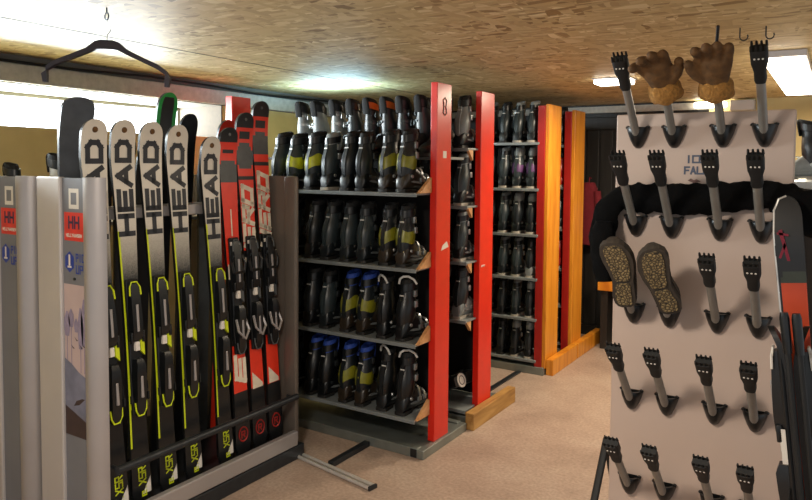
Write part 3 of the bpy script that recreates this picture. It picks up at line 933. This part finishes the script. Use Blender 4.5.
dark_ski('black ski standing behind the tallest red ski', 2.785, 1.72, None, -2.95, .048)
dark_ski('plain red ski standing behind the red skis', 2.675, 1.86, None, -2.95, .055, 'skired')

# ------------------------------------------------------------------ ski racks
def ski_rack(label, x1, y0, stickers, full=True):
    T = thing('ski_rack', label, 'ski rack', (x1, y0, 0))
    O = T.location
    H = 1.553
    yp = y0 + .03
    x0r = x1; x1 = x1 + .03
    # near end panel: pale sheet, grey strip, rounded front post
    link('end_sheet', wbox(O, x1 - .493, x1 - .322, y0, yp, .0, H, .006), M['alu_light'], T)
    st = link('end_strip', wbox(O, x1 - .322, x1 - .155, y0 + .014, yp, .0, H - .004), M['strip'], T)
    bm = BM()
    n = 12
    ring = [(x1 - .16 + .118 * k / n, y0 + .03 - .055 * math.sin(PI * k / n) ** .6) for k in range(n + 1)] + [(x1 - .042, y0 + .032), (x1 - .16, y0 + .032)]
    prism(bm, [(x - O.x, y - O.y, .0) for x, y in ring], (0, 0, H))
    link('end_post', bm, M['alu'], T, True)
    def sticker(name, m, x0, x1_, z0, z1, parent=st, dy=.0008):
        bm = BM(); quad(bm, (0, .014 - dy, 0), (1, 0, 0), (0, 0, 1), x0 - O.x, x1_ - O.x, z0, z1)
        return link(name, bm, m, parent)
    c = x1 - .238
    s = sticker('code_label', M['paper'], c - .035, c + .035, 1.42, 1.505)
    bm = BM(); quad(bm, (c - O.x, .0125, 1.4625), (1, 0, 0), (0, 0, 1), -.02, .02, -.025, .025)
    link('label_print', bm, M['strip'], s)
    s = sticker('red_sticker', M['stickred'], c - .07, c + .07, 1.285, 1.405)
    bm = BM(); text(bm, 'HH', (c - O.x - .036, .0125, 1.34), (1, 0, 0), (0, 0, 1), .028, .045, .042, .010)
    link('sticker_letters', bm, M['navy'], s)
    bm = BM(); text(bm, 'HELLYHANSEN', (c - O.x - .056, .0125, 1.302), (1, 0, 0), (0, 0, 1), .007, .012, .0102, .0028)
    link('sticker_small_print', bm, M['paper'], s)
    bm = BM()
    poly(bm, (c - .035 - O.x, .0125, 1.195), (1, 0, 0), (0, 0, 1), [(.036 * math.cos(a), .045 * math.sin(a)) for a in [2 * PI * i / 6 + PI / 6 for i in range(6)]])
    bd = link('blue_badge', bm, M['blue'], st)
    bm = BM(); text(bm, 'I', (c - .041 - O.x, .012, 1.185), (1, 0, 0), (0, 0, 1), .012, .035, .1, .012)
    quad(bm, (c - .035 - O.x, .012, 1.17), (1, 0, 0), (0, 0, 1), -.014, .014, 0, .008)
    link('badge_figure', bm, M['paper'], bd)
    bm = BM()
    text(bm, 'PIC', (c + .012 - O.x, .0125, 1.20), (1, 0, 0), (0, 0, 1), .014, .03, .021, .006)
    text(bm, 'UP', (c + .012 - O.x, .0125, 1.15), (1, 0, 0), (0, 0, 1), .018, .032, .027, .006)
    link('blue_lettering', bm, M['blue'], st)
    if full:
        bm = BM(); tube(bm, [(c - O.x, .014, 1.125), (c - O.x, .008, 1.125)], .006, 8)
        link('rivet', bm, M['darksteel'], st)
        PZ = lambda z: .45 + (z - .52) * 1.4
        X0, X1 = x1 - .318 - O.x, x1 - .16 - O.x
        P = sticker('winter_poster', M['posterpink'], x1 - .318, x1 - .158, .45, 1.10)
        bm = BM()
        for x, z, w_, h_ in ((.02, .86, .022, .055), (.05, .88, .02, .04), (.115, .85, .02, .09), (.14, .87, .022, .1), (.085, .86, .015, .03)):
            poly(bm, (X0 + x, .0124, PZ(z)), (1, 0, 0), (0, 0, 1), [(w_ * math.cos(a), h_ * math.sin(a) * (1 + .15 * math.sin(5 * a))) for a in [2 * PI * i / 14 for i in range(14)]])
        for x in (.02, .05, .115, .14): quad(bm, (X0 + x, .0123, PZ(.72)), (1, 0, 0), (0, 0, 1), -.0025, .0025, 0, .19)
        link('poster_trees', bm, M['mauve'], P)
        bm = BM(); poly(bm, (X0, .0122, .45), (1, 0, 0), (0, 0, 1), [(0, .0), (.158, .0), (.158, .26), (.1, .28), (.05, .31), (0, .33)])
        link('poster_snowfield', bm, M['posterblue'], P)
        bm = BM()
        poly(bm, (X0, .0121, .45), (1, 0, 0), (0, 0, 1), [(0, 0), (.158, 0), (.158, .07), (0, .125)])
        poly(bm, (X0, .0121, .56), (1, 0, 0), (0, 0, 1), [(.06, .02), (.1, .03), (.14, .06), (.12, .06), (.08, .045)])
        link('poster_foreground', bm, M['posterdark'], P)
        bm = BM()
        for x, z in ((.085, .82), (.118, .80), (.135, .805), (.06, .795)): poly(bm, (X0 + x, .012, PZ(z)), (1, 0, 0), (0, 0, 1), [(-.014, .01), (0, .0), (.014, -.006), (.002, -.008)])
        link('poster_birds', bm, M['ink'], P)
    y1 = y0 + 1.155
    x1 = x0r
    # far end panel
    bm = BM()
    wbox(O, x1 - .08, x1 + .005, y1, y1 + .035, .08, H, .012, bm)
    wbox(O, x1 - .46, x1 - .08, y1 + .01, y1 + .03, .0, H, 0, bm)
    link('far_end_panel', bm, M['taupe'], T, True)
    bm = BM()
    wbox(O, x1 - .465, x1 + .03, yp + .012, y1 + .05, .0, .075, .006, bm)
    wbox(O, x1 - .465, x1 - .03, yp + .012, y1, .075, .104, 0, bm)
    link('base', bm, M['darksteel'], T)
    if full:
        link('tray_rail', wbox(O, x1 - .005, x1 + .028, yp + .012, y1, .078, .158, .006), M['alu'], T)
        bm = BM(); tube(bm, [(.016, .045, .345), (.016, y1 - y0 + .002, .345)], .018, 12)
        for y in (.06, y1 - y0 - .015): tube(bm, [(.016, y, .345), (-.04, y, .345)], .008, 8)
        link('front_bar', bm, M['darksteel'], T, True)
    bm = BM()
    for z in ((1.39,) if full else ()):
        wbox(O, x1 - .235, x1 - .195, yp + .012, y1, z - .025, z + .025, .004, bm)
        wbox(O, x1 - .31, x1 - .235, y0 + .5, y0 + .54, z - .02, z + .02, 0, bm)
        wbox(O, x1 - .36, x1 - .31, yp + .012, y1, z - .025, z + .025, .004, bm)
    if full: link('rest_rail', bm, M['alu'], T)
    else: bm.free()
    return T
ski_rack('silver ski rack holding the white and red skis, with a winter poster on its end', -2.50, 1.685, True)
ski_rack('silver ski rack end standing left of the poster-fronted rack, small boots on top', -3.0, 1.685, True, False)

bm = BM(); 
lab2 = None
# floor rails
t = thing('floor_rail', 'bright steel double rail lying on the floor from the ski rack foot', 'rail', (-2.47, 2.86, 0), (0, 0, math.atan2(-.095, .55)))
bm = BM(); tube(bm, [(0, .018, .011), (.555, .018, .011)], .010, 10); link('rail_tube', bm, M['chrome'], t, True)
bm = BM(); tube(bm, [(0, -.018, .011), (.555, -.018, .011)], .010, 10); link('rail_tube', bm, M['chrome'], t, True)
link('end_cap', box(BM(), .55, .562, -.028, .028, .001, .022, bev=.002), M['darksteel'], t)
t = thing('floor_rail', 'dark square rail on the floor poking out from under the red boot rack', 'rail', (-2.26, 2.855, 0))
link('rail_tube', box(BM(), -.018, .018, 0, .34, 0, .03, bev=.003), M['darksteel'], t)
link('end_plug', box(BM(), -.013, .013, -.002, .0, .004, .026), M['matte'], t)
t = thing('floor_rail', 'dark flat rail on the floor between the pine foot block and yellow-posted rack', 'rail', (-2.1, 4.4, 0))
link('rail_tube', box(BM(), -.02, .02, -.08, .63, 0, .012, bev=.003), M['darksteel'], t)
link('end_plug', box(BM(), -.015, .015, -.083, -.08, .001, .011), M['matte'], t)

# small boots on top of the second ski rack
link('rack_top', box(BM(), -.46, -.02, .06, 1.1, 1.31, 1.325), M['alu_light'], bpy.data.objects['ski_rack.001'])
boot('white', 1, (-3.11, 1.92, 1.3255), PI / 2, 'white ski boot poking up from the silver rack, beside the snowboard', 'small boots in the silver rack', .93)
boot('palecuff', -1, (-3.27, 1.785, 1.3255), PI / 2, 'grey-cuffed black ski boot poking up from the silver rack', 'small boots in the silver rack', .80)

# ------------------------------------------------------------------ coat hanger from the ceiling hook
t = thing('ceiling_hook', 'small wire eye hook in the ceiling holding the coat hanger', 'hook', (-2.455, 1.69, CZ))
bm = BM(); tube(bm, [(0, 0, .0), (0, 0, -.02)] + [(.012 * math.sin(a), 0, -.034 + .014 * math.cos(a)) for a in [2 * PI * i / 10 for i in range(11)]], .003, 6)
link('eye', bm, M['darksteel'], t)
t = thing('coat_hanger', 'dark plastic coat hanger hanging from the ceiling above the white skis', 'coat hanger', (-2.455, 1.69, CZ - .145), (0, .035, -math.radians(-32) ))
bm = BM()
def hsec(x, z, h, d=.011): return [Vector((x, -d, z - h / 2)), Vector((x, d, z - h / 2)), Vector((x, d, z + h / 2)), Vector((x, -d, z + h / 2))]
pts = [(-.24, -.15, .014), (-.243, -.125, .02), (-.235, -.1, .018), (-.2, -.077, .019), (-.14, -.052, .019), (-.08, -.026, .021), (-.045, -.004, .032), (-.025, .0, .036), (0, .0, .036)]
pts = pts + [(-x, z, h) for x, z, h in pts[-2::-1]]
rr = [hsec(x, z, h) for x, z, h in pts]
rr[0] = [Vector((-.247, -.009, -.155)), Vector((-.247, .009, -.155)), Vector((-.232, .009, -.155)), Vector((-.232, -.009, -.155))]
rr[-1] = [Vector((.232, -.009, -.155)), Vector((.232, .009, -.155)), Vector((.247, .009, -.155)), Vector((.247, -.009, -.155))]
rr[1] = [Vector((-.253, -.01, -.122)), Vector((-.253, .01, -.122)), Vector((-.232, .01, -.128)), Vector((-.232, -.01, -.128))]
rr[-2] = [Vector((.232, -.01, -.128)), Vector((.232, .01, -.128)), Vector((.253, .01, -.122)), Vector((.253, -.01, -.122))]
loft(bm, rr)
link('shoulders', bm, mat('hanger_plastic', '#2a2632', .45), t, False)
bm = BM(); tube(bm, [(0, 0, .02), (0, 0, .04), (.012, 0, .055), (.012, 0, .07), (0, 0, .088), (-.006, 0, .104)], .0022, 6)
link('hanger_wire', bm, M['chrome'], t)
for lab, x, y in (('small brass cup hook in the ceiling, closer to the taller glove', -.39, 3.33), ('small brass cup hook in the ceiling, closer to the long lamp', -.29, 3.34)):
    t = thing('ceiling_hook', lab, 'hook', (x, y, CZ))
    bm = BM(); tube(bm, [(0, 0, 0), (0, 0, -.03)] + [(.016 - .016 * math.cos(a), 0, -.04 - .016 * math.sin(a)) for a in [PI * i / 6 for i in range(8)]], .003, 6)
    link('hook_wire', bm, M['darksteel'], t)

# ------------------------------------------------------------------ the glove and boot dryer
DY = 2.5
T = thing('boot_dryer', 'tall white boot and glove dryer board studded with black-tipped grey tubes', 'boot dryer', (-.405, DY, 0))
O = T.location
bd = link('panel', wbox(O, -.684, -.125, DY, DY + .05, .18, 1.797, .004), M['board'], T)
bm = BM()
text(bm, 'ICE', (-.446 - O.x, -.0012, 1.628), (1, 0, 0), (0, 0, 1), .015, .022, .021, .006)
text(bm, 'FALL', (-.450 - O.x, -.0012, 1.590), (1, 0, 0), (0, 0, 1), .014, .022, .020, .006)
link('printed_lettering', bm, mat('print_grey', '#4b5468', .6), bd)
bm = BM(); poly(bm, (-.42 - O.x, -.0012, 1.548), (1, 0, 0), (0, 0, 1), [(-.02, .018), (-.004, .012), (0, -.006), (.006, .012), (.022, .016), (.008, .024), (0, .02), (-.01, .026)])
link('printed_emblem', bm, mat('print_brown', '#6b4c46', .6), bd)
for s, xx in ((-1, -.703), (1, -.106)):
    bm = BM()
    tube(bm, [(xx - O.x + s * .03, -.30, .012), (xx - O.x, .03, .60), (xx - O.x, .34, .012)], .014, 8)
    tube(bm, [(xx - O.x + s * .005, .03, .58), (xx - O.x - s * .03, .03, .58)], .010, 8)
    link('stand_leg', bm, M['matte'], T, True)
CX = [-.607, -.487, -.334, -.211]
def arm(cx, cz, r, c):
    cut = .065 if (r == 0 and c in (1, 2)) else (.155 if (r == 2 and c in (0, 1)) else 0)
    # socket
    bm = BM()
    rings = []
    for z, w_, d in ((-.050, .008, .010), (-.042, .016, .024), (-.022, .026, .040), (.0, .034, .048), (.014, .038, .050), (.022, .039, .047)):
        q = []
        for k in range(13):
            a = PI * k / 12
            q.append(Vector((cx - O.x - w_ * math.cos(a), -d * math.sin(a) - .0005, cz + z)))
        rings.append(q)
    inner = [[Vector((cx - O.x + (v.x - cx + O.x) * s_, v.y * s_, zz)) for v in rings[-1]] for s_, zz in ((.82, cz + .022), (.6, cz - .01))]
    loft(bm, rings + inner)
    for s in (-1, 1): sphere(bm, (cx - O.x + s * .034, -.011, cz + .022), .009, 1, (1, 1, .8))
    sk = link('drying_arm', bm, M['black'], T, True)
    # tube
    a = Vector((cx - O.x, -.03, cz - .005)); e = Vector((cx - O.x, -.28, cz + .24))
    d = (e - a).normalized()
    bm = BM(); tube(bm, [a, a + d * (.25 - cut)], .0135, 14)
    link('tube', bm, M['grille'], sk, True)
    # nozzle, widening to a crown of prongs
    bm = BM()
    X = Vector((1, 0, 0)); Y = d.cross(X).normalized()
    rings = []
    for s_, w_, h_ in ((.21, .0155, .0155), (.22, .0175, .017), (.25, .017, .017), (.268, .0205, .018), (.28, .0235, .019), (.318, .0245, .019), (.33, .0235, .018)):
        q = []
        for k in range(16):
            t = 2 * PI * k / 16
            c_, s2 = math.cos(t), math.sin(t)
            q.append(a + d * (s_ - cut) + X * w_ * math.copysign(abs(c_) ** .6, c_) + Y * h_ * math.copysign(abs(s2) ** .6, s2))
        rings.append(q)
    loft(bm, rings)
    for k in range(4):
        for yy in (-.012, .012):
            x_ = -.0195 + .013 * k
            p0 = a + d * (.328 - cut) + X * x_ + Y * yy
            tube(bm, [p0, p0 + d * .018], [.0044, .0032], 6)
    nz = link('nozzle', bm, M['matte'], sk, True)
    bm = BM()
    fy = -1 if Y.y > 0 else 1
    for k in range(3):
        p0 = a + d * (.305 - cut) + X * (-.011 + .011 * k) + Y * fy * .0185
        tube(bm, [p0, p0 + Y * fy * .002], .0028, 8)
    link('vent_glint', bm, M['paper'], nz)  # white discs standing in for the glints at the nozzle vents
    return sk
for r in range(5):
    for c, x in enumerate(CX):
        arm(x, 1.728 - .311 * r, r, c)
        
# gloves
def glove(label, loc, rot, thumb, fingers, strap=False):
    t = thing('glove', label, 'glove', loc, rot)
    bm = BM()
    # palm
    loft(bm, [[Vector((w_ * math.cos(a) , d_ * math.sin(a), z)) for a in [2 * PI * k / 18 for k in range(18)]] for z, w_, d_ in ((-.01, .034, .026), (.02, .041, .028), (.055, .048, .029), (.085, .046, .026), (.096, .038, .018))])
    for x0, x1, l, y1 in fingers:
        p = [(x0, 0, .06), (x0 + (x1 - x0) * .45, -.006, .09 + l * .3), (x0 + (x1 - x0) * .8, y1 * .55, .09 + l * .72), (x1, y1, .09 + l)]
        tube(bm, p, [.016, .0165, .0165, .0145], 10)
        sphere(bm, p[-1], .0145, 2)
    p = [(thumb * .026, -.004, .015), (thumb * .052, -.01, .04), (thumb * .066, -.014, .065), (thumb * .070, -.016, .082)]
    tube(bm, p, [.02, .0185, .0165, .015], 10); sphere(bm, p[-1], .015, 2)
    remeshed('hand', bm, M['leather'], t, .0035, 2)
    bm = BM()
    rings = []
    for z, w_, d_ in ((.012, .036, .028), (-.002, .046, .038), (-.02, .051, .044), (-.038, .052, .045), (-.05, .047, .040), (-.048, .036, .030), (-.02, .03, .025)):
        rings.append([Vector((w_ * math.cos(a) * (1 + .04 * math.sin(7 * a + z * 90)), d_ * math.sin(a), z + .004 * math.sin(5 * a))) for a in [2 * PI * k / 28 for k in range(28)]])
    loft(bm, rings)
    link('cuff', bm, M['leather_cuff'], t, True)
    if strap:
        bm = BM(); tube(bm, [(.005, 0, .11), (.012, .012, .16), (.016, .012, .195)], .0045, 6)
        link('strap', bm, M['matte'], t)
    return t
tl = .65
glove('tan leather glove upside on the second top tube, thumb sticking out sideways', (-.488, 2.313, 1.872), (.78, -.22, 0), 1,
      [(-.036, -.062, .022, -.03), (-.014, -.03, .045, -.035), (.010, .004, .05, -.03), (.03, .034, .038, -.02)])
glove('tan leather glove on the third top tube with a strap loop standing up', (-.334, 2.313, 1.872), (.78, .03, 0), -1,
      [(-.036, -.045, .05, -.03), (-.014, -.014, .062, -.03), (.011, .016, .062, -.025), (.034, .046, .052, -.02)], True)

# hiking shoes, soles outward
def shoe(label, loc, rot, mir):
    t = thing('shoe', label, 'shoe', loc, rot)
    # local: z along the foot (toe up), x across, -y = sole face
    prof = [(0, .014), (.006, .027), (.02, .035), (.05, .038), (.08, .035), (.11, .034), (.15, .042), (.19, .049), (.22, .048), (.245, .039), (.258, .026), (.263, .01)]
    def off(z): return mir * .012 * math.sin(PI * min(1, max(0, (z - .05) / .2)))
    bm = BM()
    loft(bm, [[Vector((off(z) + s * hw, y, z)) for s, y in ((-1, -.002), (1, -.002), (1.04, .024), (-1.04, .024))] for z, hw in prof])
    sl = link('sole', bm, M['shoe'], t)
    bm = BM()
    for lo, hi in ((.012, .1), (.112, .252)):
        pts = []
        zs = [lo + (hi - lo) * k / 12 for k in range(13)]
        def hwz(z):
            for a, b in zip(prof, prof[1:]):
                if a[0] <= z <= b[0]: return a[1] + (b[1] - a[1]) * (z - a[0]) / (b[0] - a[0])
        L_ = [(off(z) - hwz(z) * .70 * (.8 if k in (0, 12) else 1), -.0065, z) for k, z in enumerate(zs)]
        R_ = [(off(z) + hwz(z) * .70 * (.8 if k in (0, 12) else 1), -.0065, z) for k, z in enumerate(zs)]
        prism(bm, L_ + R_[::-1], (0, .005, 0))
    link('tread', bm, M['tread'], sl)
    bm = BM()
    rings = []
    for z, hw in ((.004, .022), (.02, .034), (.05, .040), (.08, .039), (.11, .039), (.15, .045), (.19, .048), (.22, .045), (.245, .034), (.257, .018)):
        h = .085 if z < .09 else max(.022, .085 - (z - .09) * .36)
        rings.append([Vector((off(z) + hw * 1.02 * c_, .022 + (h * s_ if s_ > 0 else 0), z)) for c_, s_ in [(math.copysign(abs(math.cos(a)) ** .7, math.cos(a)), math.sin(a)) for a in [PI * k / 12 for k in range(13)]]])
    loft(bm, rings)
    link('upper', bm, M['shoe'], t, True)
    bm = BM()
    for z in (.12, .14, .16): tube(bm, [(off(z) - .018, .094 - (z - .09) * .33, z), (off(z) + .018, .094 - (z - .09) * .33, z + .01)], .003, 6)
    link('lace', bm, M['cloth_red'], t)
    return t
shoe('brown hiking shoe hung toe up, sole outward, by the board edge', (-.602, 2.375, 1.135), (.5, -.14, .05), 1)
shoe('brown hiking shoe hung toe up with its heel swung sideways, second from the board edge', (-.455, 2.375, 1.13), (.5, -.26, .12), -1)

# black trousers slung along the second row of tubes
T = thing('ski_trousers', 'black ski trousers slung across the second row of dryer tubes', 'trousers', (-.4, 2.44, 1.45))
def cloth(bm, path, org):
    rings = []
    for i, (x, y, z, h, d) in enumerate(path):
        p0 = path[max(0, i - 1)]; p1 = path[min(len(path) - 1, i + 1)]
        dx, dz = p1[0] - p0[0], p1[2] - p0[2]
        l = math.hypot(dx, dz); nx, nz = -dz / l, dx / l
        q = []
        for k in range(18):
            a = 2 * PI * k / 18
            wr = 1 + .08 * math.sin(3 * a + i * 1.3) + .05 * math.sin(5 * a - i * .9)
            q.append(Vector((x + nx * h * math.cos(a) * wr - org[0], y + d * math.sin(a) * wr - org[1], z + nz * h * math.cos(a) * wr - org[2])))
        rings.append(q)
    loft(bm, rings)
def smoothpath(P, n=5):
    out = []
    for i in range(len(P) - 1):
        a = P[max(0, i - 1)]; b = P[i]; c = P[i + 1]; d = P[min(len(P) - 1, i + 2)]
        for k in range(n):
            t = k / n
            out.append(tuple(.5 * (2 * b[j] + (c[j] - a[j]) * t + (2 * a[j] - 5 * b[j] + 4 * c[j] - d[j]) * t * t + (3 * b[j] - a[j] - 3 * c[j] + d[j]) * t ** 3) for j in range(5)))
    out.append(P[-1])
    return out
OG = tuple(T.location)
bm = BM()
cloth(bm, smoothpath([(-.715, 2.46, 1.27, .03, .03), (-.715, 2.46, 1.34, .045, .028), (-.705, 2.464, 1.44, .045, .024), (-.66, 2.472, 1.502, .038, .022), (-.60, 2.472, 1.502, .052, .023), (-.54, 2.472, 1.505, .050, .023), (-.47, 2.472, 1.503, .052, .023), (-.40, 2.472, 1.505, .052, .023),
                      (-.33, 2.472, 1.512, .050, .023), (-.26, 2.472, 1.520, .046, .023), (-.185, 2.455, 1.525, .044, .026), (-.14, 2.41, 1.508, .055, .03), (-.08, 2.40, 1.48, .068, .034), (-.02, 2.40, 1.46, .07, .034), (.03, 2.40, 1.44, .06, .03)]), OG)
link('trouser_leg', bm, M['cloth'], T, True)
bm = BM()
cloth(bm, smoothpath([(-.70, 2.42, 1.42, .03, .02), (-.70, 2.41, 1.36, .04, .024), (-.695, 2.41, 1.28, .04, .024), (-.69, 2.41, 1.21, .03, .02)]), OG)
link('trouser_leg', bm, M['cloth'], T, True)
bm = BM()
quad(bm, (-.165 + .4, 2.405 - 2.44, 1.44 - 1.45), (1, 0, 0), (0, 0, 1), 0, .05, 0, .06)
# ------------------------------------------------------------------ things to the side of the dryer
bm.free()
# orange ski with bright edge
t = thing('ski', 'black-tipped orange ski with a bright steel edge standing at the dryer board edge', 'ski', (.018, 2.303, .005))
t.rotation_euler = (Matrix.Rotation(-.1, 4, 'Y') @ Matrix.Rotation(PI, 4, 'Z')).to_euler()
ski_body(1.53, lambda z, f: 0, ['skigrey', 'orange', 'chrome', 'white'], t, .038, .031, .037)
me = [o for o in t.children if o.name.startswith('ski_body')][0].data
me.materials[2] = M['skiblack']; me.materials[3] = mat('ski_band_green', '#2c332b', .5)
for p in me.polygons:
    if p.material_index == 1: p.material_index = 2 if p.center.z > 1.315 or p.center.x > .026 else (3 if p.center.z > 1.27 else 1)
bm = BM()
for q in ([(.0, 1.34), (.008, 1.34), (.026, 1.43), (.016, 1.434)], [(.03, 1.35), (.024, 1.347), (.008, 1.385), (.012, 1.395)], [(.0, 1.412), (.0, 1.419), (.03, 1.426), (.03, 1.419)]):
    f_ = bm.faces.new([bm.verts.new((x, .0009, z)) for x, z in q])
link('tip_print', bm, M['pink'], t)
bm = BM()
tube(bm, [(.036, .001, .2), (.0315, .001, .7), (.0345, .001, 1.1), (.0375, .0, 1.3), (.0385, -.006, 1.42), (.034, -.02, 1.49), (.020, -.03, 1.522), (.0, -.034, 1.53)], .003, 6)
link('steel_edge', bm, M['chrome'], t)
for lab, dx, rz in (('black ski set edge-on at the dryer board edge, binding toward the board', 0, -PI / 2), ('black ski set edge-on, binding turned away from the dryer board', .006, PI / 2)):
    t = thing('ski', lab, 'ski', (.018 + dx, 2.248, .005))
    t.rotation_euler = (Matrix.Rotation(-.115, 4, 'Y') @ Matrix.Rotation(rz, 4, 'Z')).to_euler()
    ski_body(1.16, lambda z, f: 0, ['skiblack', 'skiblack', 'skiblack', 'white'], t, .034, .028, .034)
    binding(t, .80, -.016, 'paper')
for k, lab in enumerate(('black ski pole along the dryer board edge, crossing before the black skis', 'black ski pole second from the dryer board edge')):
    t = thing('ski_pole', lab, 'ski pole', (.018 + .03 * k, 2.18, .0), (0, -.115, 0))
    bm = BM(); tube(bm, [(0, 0, .004), (0, 0, .04), (0, 0, 1.1)], [.003, .007, .0085], 8); link('shaft', bm, M['matte'], t, True)
    bm = BM(); tube(bm, [(0, 0, 1.1), (0, 0, 1.13), (0, 0, 1.2), (0, 0, 1.215)], [.011, .0125, .013, .01], 10); link('grip', bm, M['black'], t, True)
    bm = BM(); tube(bm, [(0, 0, .07), (0, 0, .078)], [.013, .011], 12); link('basket', bm, M['matte'], t, True)
# cabinet with counter and boot
T = thing('cabinet', 'dark cabinet with pale counter standing past the dryer board', 'cabinet', (.45, 4.2, 0))
link('body', box(BM(), -.62, .6, -.2, .25, 0, 1.4, bev=.004), M['darkwood'], T)
link('counter', box(BM(), -.68, .65, -.3, .28, 1.4, 1.56, bev=.03), mat('counter_pale', '#b4bcc0', .3), T, True)
boot('pale', 1, (-.07, 4.05, 1.5605), PI / 2 - .3, 'grey ski boot standing on the pale counter past the dryer board', None, .85)

# bench and garments by the plank wall
T = thing('bench', 'low yellow pine bench seat against the dark plank wall', 'bench', (-1.45, 6.3, 0))
link('seat', box(BM(), -.35, .6, -.22, .2, .53, .64, bev=.004), M['pine'], T)
for x in (-.33, .5):
    link('leg', box(BM(), x, x + .06, -.18, .16, 0, .53), M['darkwood'], T)
link('back_board', box(BM(), -.35, .6, .16, .2, .02, .5), M['darkwood'], T)
T = thing('jacket', 'dark red jacket hanging on the plank wall by the yellow post', 'jacket', (-2.03, 6.5, 1.22))
bm = BM(); cloth(bm, [(-.0, 0, .26, .05, .05), (.0, 0, .2, .08, .06), (0, 0, .05, .1, .06), (.01, 0, -.15, .11, .06), (0, 0, -.33, .12, .05)], (0, 0, 0))
link('body', bm, M['cloth_red'], T, True)
bm = BM(); tube(bm, [(0, .0, .25), (0, .03, .31), (0, .07, .3)], .006, 6); link('hanging_loop', bm, M['cloth_red'], T)
bm = BM(); cloth(bm, [(.09, -.03, .18, .03, .03), (.11, -.03, .0, .035, .035), (.12, -.03, -.22, .03, .03)], (0, 0, 0))
link('sleeve', bm, M['cloth_red'], T, True)
T = thing('bag', 'blue cloth bag hanging above the bench beside the red jacket', 'bag', (-1.72, 6.48, 1.12))
bm = BM(); cloth(bm, [(0, 0, .14, .05, .03), (0, 0, .1, .08, .05), (0, 0, -.05, .09, .06), (0, 0, -.14, .06, .04)], (0, 0, 0))
link('body', bm, M['clothblue'], T, True)
bm = BM(); tube(bm, [(-.03, 0, .14), (0, .02, .26), (.03, 0, .14)], .008, 6); link('hanging_strap', bm, M['clothblue'], T)

# ------------------------------------------------------------------ camera
cam = bpy.data.cameras.new('camera')
co = bpy.data.objects.new('camera', cam); COL.objects.link(co)
f, cy, yaw, pitch, roll = 690.07, 202.77, math.radians(32.16036), math.radians(2.84778), math.radians(.45791)
cam.sensor_width = 36; cam.lens = f / 812 * 36
cam.shift_y = -(250 - cy) / 812
cam.clip_start = .02
def cam_axes():
    cp, sp, cr, sr = math.cos(pitch), math.sin(pitch), math.cos(roll), math.sin(roll)
    A = Matrix(((cr, -sr, 0), (sr, cr, 0), (0, 0, 1))) @ Matrix(((1, 0, 0), (0, cp, -sp), (0, sp, cp)))
    u = A @ Vector((math.cos(yaw), 0, -math.sin(yaw)))
    v = A @ Vector((math.sin(yaw), 0, math.cos(yaw)))
    w = -(A @ Vector((0, 1, 0)))
    R = Matrix((u, v, w))      # cv camera -> world
    return R @ Matrix(((1, 0, 0), (0, -1, 0), (0, 0, -1)))
co.matrix_world = Matrix.Translation((0, 0, 1.6)) @ cam_axes().to_4x4()
S.camera = co
S.view_settings.view_transform = 'Standard'
S.view_settings.look = 'None'
S.view_settings.exposure = 0
S.view_settings.gamma = 1
S.view_settings.use_curve_mapping = False
